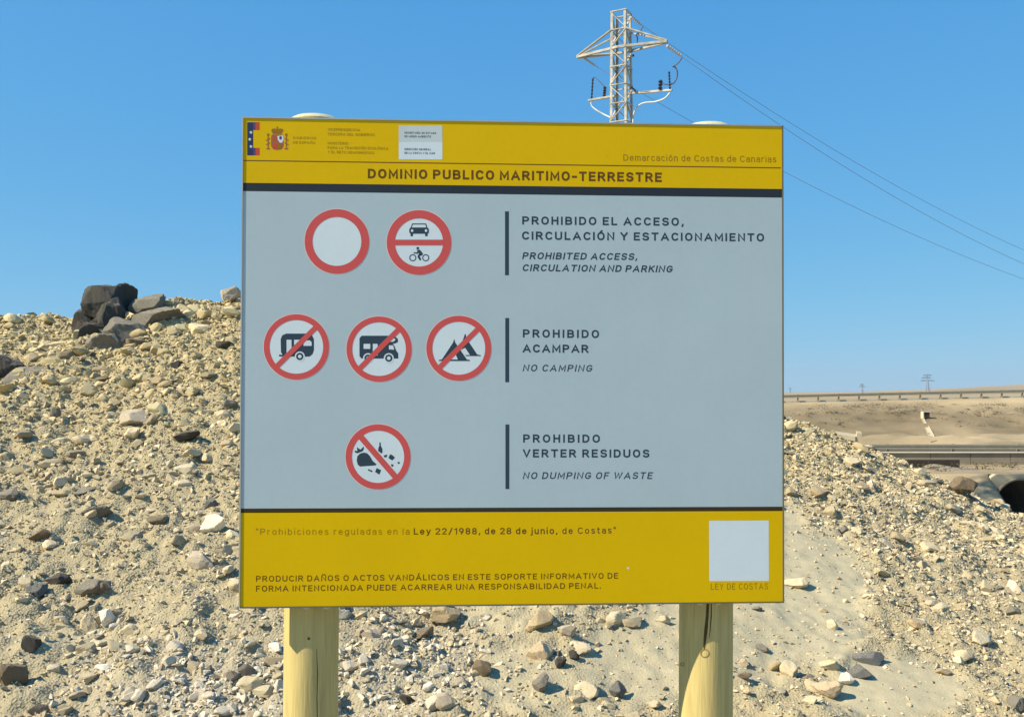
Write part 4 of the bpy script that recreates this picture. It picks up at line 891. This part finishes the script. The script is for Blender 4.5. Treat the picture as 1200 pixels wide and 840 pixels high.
while zz-step > GZ0+.3:
    h0, h1 = half(zz), half(zz-step)
    for fi, (c0, c1) in enumerate((((-1, -1), (1, -1)), ((1, -1), (1, 1)), ((1, 1), (-1, 1)), ((-1, 1), (-1, -1)))):
        if fi > 1 and k > 9: continue
        mb = MB(); mb.beam(tw(c0[0]*h0, c0[1]*h0, zz), tw(c1[0]*h0, c1[1]*h0, zz), .06, .035); mb.build('lattice_bar', M['galv'], tower)
        mb = MB(); q = (c0, c1) if (k+fi) % 2 == 0 else (c1, c0)
        mb.beam(tw(q[0][0]*h0, q[0][1]*h0, zz-.02), tw(q[1][0]*h1, q[1][1]*h1, zz-step+.02), .055, .03); mb.build('lattice_bar', M['galv'], tower)
    zz -= step; k += 1
ZA = tz(58.5); AL = 1.80; ZS = tz(37.5)
mb = MB(); hf = half(ZA)+.03
for sb in (-1, 1): mb.beam(tw(-AL*1.0, sb*.04, ZA), tw(0, sb*hf, ZA), .075, .09); mb.beam(tw(0, sb*hf, ZA), tw(AL, sb*.04, ZA), .075, .09)
mb.build('cross_arm', M['galv'], tower)
for sa in (-1, 1):
    for sb in (-1, 1):
        mb = MB(); mb.beam(tw(sa*half(ZS), sb*half(ZS), ZS), tw(sa*AL, sb*.03, ZA+.04), .07, .05); mb.build('arm_stay', M['galv'] if not (sa == -1 and sb == -1) else M['steel'], tower)
def insul(name, pts, r, mat, n=7):      # a string of discs along a straight line
    a, b = Vector(pts[0]), Vector(pts[1]); P = []; R = []
    for i in range(n*2+1): P.append(a.lerp(b, i/(n*2))); R.append(r if i % 2 else r*.45)
    mb = MB(); mb.tube(P, R, 10); return mb.build(name, M[mat], tower, False)
def tp(px, py, dd=0): return Vector(at(px, py, TD+dd))-Vector((TX, TY, GZ0))       # point in pole-local coordinates at depth offset
RA = math.tan(TH_)
# lower brackets with fuses, arresters and loops
def brk(pxs, sa, dy):
    mb = MB(); mb.beam(tp(pxs[0][0], pxs[0][1], dy[0]), tp(pxs[1][0], pxs[1][1], dy[1]), .10, .07); return mb.build('bracket_arm', M['galv'], tower)
brk(((722, 112.5), (689.5, 118)), -1, (0, .55)); brk(((741, 109.5), (787.5, 105.8)), 1, (-.1, -1.0))
insul('insulator', (tp(708, 113.5, .3), tp(709, 102, .3)), .075, 'insul', 4); insul('insulator', (tp(773.5, 105.5, -.8), tp(774.2, 94, -.8)), .09, 'insul', 3)
insul('surge_arrester', (tp(693.2, 116, .5), tp(694.8, 92, .5)), .045, 'insul', 6); insul('surge_arrester', (tp(785.2, 105, -1), tp(784, 84, -1)), .045, 'insul', 6)
def smooth(pts, n=5):
    P = [Vector(p) for p in pts]; out = []
    for i in range(len(P)-1):
        p0 = P[max(i-1, 0)]; p1 = P[i]; p2 = P[i+1]; p3 = P[min(i+2, len(P)-1)]
        for j in range(n):
            t = j/n; out.append(.5*((2*p1)+(p2-p0)*t+(2*p0-5*p1+4*p2-p3)*t*t+(3*p1-p0-3*p2+p3)*t**3))
    return out+[P[-1]]
def loop(name, pts, r, mat, dd=0): mb = MB(); mb.tube(smooth([tp(x, y, d) for x, y, d in pts]), r, 6); return mb.build(name, M[mat], tower, True)
loop('jumper_cable', [(694.8, 92, .5), (697, 91, .5), (702, 95, .4), (708.5, 102, .3)], .022, 'cable')
loop('jumper_cable', [(774.5, 97, -.8), (780, 99, -.9), (788, 98.5, -1), (793, 92, -1), (793.6, 84, -1.1), (791, 79, -1.1), (788, 78.5, -1.1)], .026, 'cable')
loop('jumper_cable', [(788, 78.5, -1.1), (793, 75.5, -1.2), (796.5, 72, -1.2), (799, 68, -1.3)], .022, 'cable')
loop('jumper_cable', [(753, 32, -.3), (750, 37, -.3), (746, 41, -.2), (747, 45, -.2), (746.5, 52, -.1)], .024, 'cable')
loop('jumper_cable', [(739, 102, 0), (743, 105, -.1), (746, 108.5, -.2), (750, 108, -.3), (760, 107.6, -.5), (766, 107, -.6)], .035, 'cable')
loop('riser_cable', [(692.6, 120, .5), (694, 125, .5), (700, 130, .4), (708, 134.5, .3), (718, 140, 0), (724, 150, 0), (726, 175, 0)], .028, 'whitecable')
loop('riser_cable', [(785, 109, -1), (779, 115.5, -.9), (768, 119.5, -.6), (757, 120.5, -.4), (750, 123, -.3), (744.5, 129, -.2), (742, 140, -.1), (741, 175, -.1)], .03, 'whitecable')
mb = MB(); mb.box(tp(742, 65.5, -.2), (.07, .07, .07)); mb.build('bolt_plate', M['insul'], tower)
insul('insulator_string', (tp(740, 20, 0), tp(751.5, 29.5, -.1)), .055, 'glassins', 6)
insul('insulator_string', (tp(781, 53.5, -.9), tp(798, 66, -.8)), .060, 'glassins', 7)
insul('insulator_string', (tp(683, 67.5, .9), tp(697, 77, .9)), .055, 'glassins', 6)
# conductors: each runs from the pole to the next one beyond the right edge
def wire(a, ad, b, bd, sag, lab):
    A_ = Vector(at(a[0], a[1], ad)); B_ = Vector(at(b[0], b[1], bd)); P = []
    for i in range(41):
        t = i/40; p = A_.lerp(B_, t); p.z -= 4*sag*t*(1-t); P.append(p)
    o_ = MB(); P2 = [p-A_ for p in P]; o_.tube(P2, .010, 5); w_ = o_.build('power_line', M['wire'], None, True); w_.location = A_; tag(w_, lab, 'power line', 'wires running right from the lattice pole')
wire((751.5, 29.5), TD-.1, (1500, 350), 85, 3.8, 'uppermost overhead wire, leaving the top of the lattice pole to the right')
wire((798, 66), TD-.8, (1600, 320), 85, 6.4, 'middle overhead wire, leaving the right tip of the cross arm')
wire((697, 77), TD+.9, (1700, 340), 85, 6.6, 'lowest overhead wire, passing behind the lattice pole from its left arm')

# ------------------------------------------------------------------ far right: roads, rails, culvert, chute, pylons
def hs(X, Y): return H1(X, Y)
def road(name, y0, y1, x0, x1, mat, lift=.02):
    V = []; Fc = []; X = list(np.arange(x0, x1, 2.5))
    for x in X: V += [(x, y0, hs(x, y0)+lift), (x, (y0+y1)/2, hs(x, (y0+y1)/2)+lift+.03), (x, y1, hs(x, y1)+lift)]
    for i in range(len(X)-1):
        for j in (0, 1): Fc.append([3*i+j, 3*i+3+j, 3*i+4+j, 3*i+1+j])
    o = mesh_obj(name, V, Fc, M[mat]); tag(o, kind='structure')
road('upper_road', 93, 101.5, -58, 88, 'asphalt', .03); road('lower_road', 58.2, 63.5, -40, 62, 'asphalt', .05)
def strip_box(name, y, w, h, x0, x1, mat, lab=None, cat=None, zoff=0):
    mb = MB(); X = np.arange(x0, x1, 3.0)
    for a, b in zip(X[:-1], X[1:]): mb.beam((a, y, hs(a, y)+zoff+h/2), (b, y, hs(b, y)+zoff+h/2), w, h)
    o = mb.build(name, M[mat]); return o
o = strip_box('kerb', 92.4, .35, .16, -40, 88, 'concretepale'); tag(o, kind='structure')
o = strip_box('road_marking', 93.6, .12, .006, -40, 88, 'whiteline', zoff=.045); tag(o, kind='structure')
def guardrail(y, x0, x1, sp, zt, lab, h=.31, two=False):
    r0 = empty('guardrail', (x0, y, hs(x0, y))); tag(r0, lab, 'guardrail')
    mb = MB(); X = list(np.arange(x0, x1, sp)); O = Vector(r0.location)
    for a, b in zip(X[:-1], X[1:]):
        A_ = Vector((a, y-.06, hs(a, y)+zt))-O; B_ = Vector((b, y-.06, hs(b, y)+zt))-O
        mb.beam(A_+Vector((0, 0, h*.30)), B_+Vector((0, 0, h*.30)), .05, h*.36); mb.beam(A_-Vector((0, 0, h*.30)), B_-Vector((0, 0, h*.30)), .05, h*.36); mb.beam(A_+Vector((0, .03, 0)), B_+Vector((0, .03, 0)), .03, h*.28)
    mb.build('rail', M['steel'], r0)
    pm = None
    for a in X:
        if pm is None:
            mb = MB(); mb.box((0, 0, (zt+.18)/2-.1), (.13, .16, zt+.38)); p = mb.build('post', M['steel'], r0); pm = p.data
        else: p = link(bpy.data.objects.new('post', pm), r0)
        p.location = Vector((a, y+.06, hs(a, y)))-O
guardrail(92.0, 14, 66, 2.0, .62, 'long grey guardrail along the upper road on the skyline, right of the sign')
guardrail(57.6, 19, 40, 4.0, .42, 'nearer guardrail along the lower road above the dark retaining wall')
# retaining wall in front of the lower road: blocks along the step
w0 = empty('retaining_wall', (18, 56.85, -2.8)); tag(w0, 'low dark concrete retaining wall under the lower road', 'wall')
O = Vector(w0.location); x = 18.0
while x < 42:
    mb = MB(); Lb = 2.4; zb = hs(x+Lb/2, 56.6); mb.box(Vector((x+Lb/2, 56.85, -2.42+.0))-O, (Lb-.03, .35, .78), 0); mb.build('wall_block', M['wallc'], w0); x += Lb
mb = MB(); mb.box(Vector((30, 56.82, -2.0))-O, (24, .48, .05)); mb.build('coping', M['concretepale'], w0)
# culvert in its headwall
CR = 1.2; cz = float(at(1196, 592, 41)[2]); cx = float(PX0)
cu = empty('culvert', (cx, 41, cz-CR)); tag(cu, 'round dark culvert pipe mouth in the embankment at the right edge', 'culvert'); O = Vector(cu.location)
n = 40; V = []; Fc = []
x0, x1, z0, z1 = 20.7, 27.0, -4.75, -1.93
for yy in (40.72, 41.12):
    for i in range(n):
        a = 2*math.pi*i/n; V.append((cx+CR*math.cos(a), yy, cz+CR*math.sin(a)))
    for i in range(n):
        a = 2*math.pi*i/n; c, s = math.cos(a), math.sin(a)
        tx = ((x1-cx)/c if c > 1e-6 else (x0-cx)/c if c < -1e-6 else 1e9); tz_ = ((z1-cz)/s if s > 1e-6 else (z0-cz)/s if s < -1e-6 else 1e9); t = min(tx, tz_); V.append((cx+c*t, yy, cz+s*t))
for i in range(n):
    j = (i+1) % n; Fc.append([i, j, n+j, n+i][::-1]); Fc.append([2*n+i, 2*n+j, 3*n+j, 3*n+i]); Fc.append([n+i, n+j, 3*n+j, 3*n+i][::-1])
mesh_obj('headwall', [Vector(v)-O for v in V], Fc, M['concrete'], cu)
mb = MB(); r1, r2 = CR-.005, CR-.06; V = []; Fc = []; prof = [(r1, 40.55), (r2, 40.55), (r2, 49), (r1, 49)]
for r_, yy in prof:
    for i in range(n): a = 2*math.pi*i/n; V.append(Vector((cx+r_*math.cos(a), yy, cz+r_*math.sin(a)))-O)
for k in range(4):
    for i in range(n): j = (i+1) % n; p, q = k*n, ((k+1) % 4)*n; Fc.append([p+i, p+j, q+j, q+i][::-1])
mesh_obj('pipe', V, Fc, M['pipe'], cu, False)
mb = MB(); mb.box(Vector((cx, 49.1, cz))-O, (2.8, .1, 2.8)); mb.build('pipe_end', M['holedark'], cu)  # back plate of the pipe, the shade of its depth put into the colour
# drainage chute down the hillside, with its dark inlet
dc = empty('drainage_chute', (0, 0, 0)); Pc = []
def hit_far(px, py, y0=64, y1=95):
    d = ray(px, py); Ys = np.arange(y0, y1, .1); Z = CZ+d[2]*Ys; kk = np.nonzero(H(d[0]*Ys, Ys) >= Z-.02)[0]; i = kk[0] if len(kk) else -1; return Vector((d[0]*Ys[i], Ys[i], CZ+d[2]*Ys[i]))
cp = [(1079, 480, .9), (1080, 488, 1.1), (1083, 494, 1.5), (1087, 502, 2.2), (1091, 510, 2.6), (1094, 517, 2.6)]
base_ = hit_far(1094, 515); dc.location = base_; tag(dc, 'pale concrete drainage chute running down the far hillside', 'drain')
V = []; Fc = []
for px, py, hw_ in cp:
    p = hit_far(px, py); w_ = hw_/F*p.y
    for dx, dz in ((-w_*1.25, .01), (-w_*1.2, .07), (-w_, .07), (-w_*.9, .03), (w_*.9, .03), (w_, .07), (w_*1.2, .07), (w_*1.25, .01)): V.append(Vector((p.x+dx, p.y, H1(p.x+dx, p.y)+dz))-base_)
for i in range(len(cp)-1):
    for j in range(7): Fc.append([8*i+j, 8*i+j+1, 8*i+9+j, 8*i+8+j])
mesh_obj('channel', V, Fc, M['concrete'], dc)
p = hit_far(1084.5, 489); mb = MB(); mb.box(p-base_+Vector((0, -.1, .25)), (.5, .4, .42)); mb.build('inlet_dark', M['holedark'], dc)  # solid block coloured dark in place of a shaded inlet hole
mb = MB(); mb.box(p-base_+Vector((0, -.12, .50)), (.62, .5, .07)); mb.box(p-base_+Vector((-.32, -.12, .2)), (.08, .5, .6)); mb.build('inlet_frame', M['concretepale'], dc)
# concrete slab lying on the crest
p = ground_hit(995, 514); s = p[1]/F
sb_ = empty('concrete_slab', (p[0], p[1]+.1, p[2]+.03), (.12, .13, -.25)); tag(sb_, 'pale broken concrete slab lying on the right-hand crest', 'slab')
mb = MB(); V = [(-.17, -.10, 0), (.10, -.12, 0), (.17, -.04, 0), (.15, .12, 0), (-.15, .13, 0)]; V2 = [(x*.97, y*.97, .055+.012*i % 3*.01) for i, (x, y, z) in enumerate(V)]
mb.add(V+V2, [[4, 3, 2, 1, 0], [5, 6, 7, 8, 9], [0, 1, 6, 5], [1, 2, 7, 6], [2, 3, 8, 7], [3, 4, 9, 8], [4, 0, 5, 9]]); mb.build('slab_body', M['concrete'], sb_)
mb = MB(); mb.box((.145, -.02, .045), (.055, .16, .125)); mb.build('raised_end', M['concrete'], sb_); sb_.scale = (.85, .85, .8)
# far pylons on the plain
def pylon(px, ptop, Y, hgt, lab):
    X = float(at(px, 460, Y)[0]); z0 = H1(X, Y); zt = float(at(px, ptop, Y)[2]); h = zt-z0
    mb = MB(); W = h*.10; tk = h*(.022 if Y < 1000 else .034)
    for sa in (-1, 1):
        for sb in (-1, 1): mb.beam((sa*W, sb*W, 0), (sa*W*.28, sb*W*.28, h*.62), tk, tk); mb.beam((sa*W*.28, sb*W*.28, h*.62), (0, 0, h), tk*.8, tk*.8)
    nl = 7
    for i in range(nl):
        za, zb = h*.62*i/nl, h*.62*(i+1)/nl; wa = W*(1-.72*i/nl); wb = W*(1-.72*(i+1)/nl)
        for sb in (-1, 1): mb.beam((-wa, sb*wa, za), (wb, sb*wb, zb), tk*.5, tk*.5); mb.beam((wa, sb*wa, za), (-wb, sb*wb, zb), tk*.5, tk*.5)
    body = mb
    t = empty('pylon', (X, Y, z0), (0, 0, .35)); tag(t, lab, 'pylon', None); body.build('lattice_tower', M['farsteel'], t)
    for zf, wf_ in ((.66, .44), (.80, .38), (.92, .26)):
        mb = MB()
        for sg in (-1, 1):
            if zf == .80 and sg == 1: sg_l = .55
            else: sg_l = 1
            mb.beam((0, 0, h*zf), (sg*h*wf_*sg_l, 0, h*(zf+.005)), tk, tk); mb.beam((0, 0, h*(zf+.06)), (sg*h*wf_*sg_l, 0, h*(zf+.01)), tk*.7, tk*.7)
        mb.build('cross_arm', M['farsteel'], t)
pylon(1087, 438, 900, 0, 'tallest of the three distant pylons on the skyline, the one farthest right')
pylon(1010.5, 449.5, 1500, 0, 'middle one of the three distant pylons on the skyline')
pylon(926, 454, 2000, 0, 'faintest distant pylon, right beside the sign\'s edge')
# dry scrub on the hillside and valley slope
mb = MB(); rs = random.Random(4)
for _ in range(150):
    px = rs.uniform(925, 1205); py = rs.choice([rs.uniform(474, 500), rs.uniform(474, 486), rs.uniform(542, 552)])
    p = hit_far(px, py) if py < 515 else None
    if p is None:
        d = ray(px, py); Ys = np.arange(42, 57, .1); kk = np.nonzero(H(d[0]*Ys, Ys) >= CZ+d[2]*Ys)[0]
        if not len(kk): continue
        i = kk[0]; p = Vector((d[0]*Ys[i], Ys[i], CZ+d[2]*Ys[i]))
    sz = rs.uniform(.12, .42)
    for _ in range(26):
        a = rs.uniform(0, 6.28); q = p+Vector((rs.gauss(0, sz*1.1), rs.gauss(0, sz*.7), abs(rs.gauss(0, sz*.4)))); b = q+Vector((math.cos(a), math.sin(a), rs.uniform(-.3, .9)))*rs.uniform(.05, .16)
        c = q+Vector((math.cos(a+1.4), math.sin(a+1.4), rs.uniform(-.2, .6)))*.08; n0 = len(mb.v); mb.v += [tuple(q), tuple(b), tuple(c)]; mb.f.append([n0, n0+1, n0+2]); mb.m.append(0)
o = mb.build('dry_scrub', M['shrub']); tag(o, 'sparse dark desert scrub dotting the far hillside', 'scrub', kind='stuff')

# ------------------------------------------------------------------ thin coastal haze
hm_ = bpy.data.materials.new('haze_air'); hm_.use_nodes = True; t_ = hm_.node_tree; t_.nodes.clear()
ov = t_.nodes.new('ShaderNodeOutputMaterial'); pv = t_.nodes.new('ShaderNodeVolumePrincipled'); pv.inputs['Color'].default_value = (.72, .88, 1, 1); pv.inputs['Density'].default_value = .00010
pv.inputs['Anisotropy'].default_value = .2; t_.links.new(pv.outputs[0], ov.inputs['Volume'])
mb = MB(); mb.box((0, 650, 45), (7200, 7600, 104)); hz = mb.build('haze', hm_); tag(hz, kind='stuff')
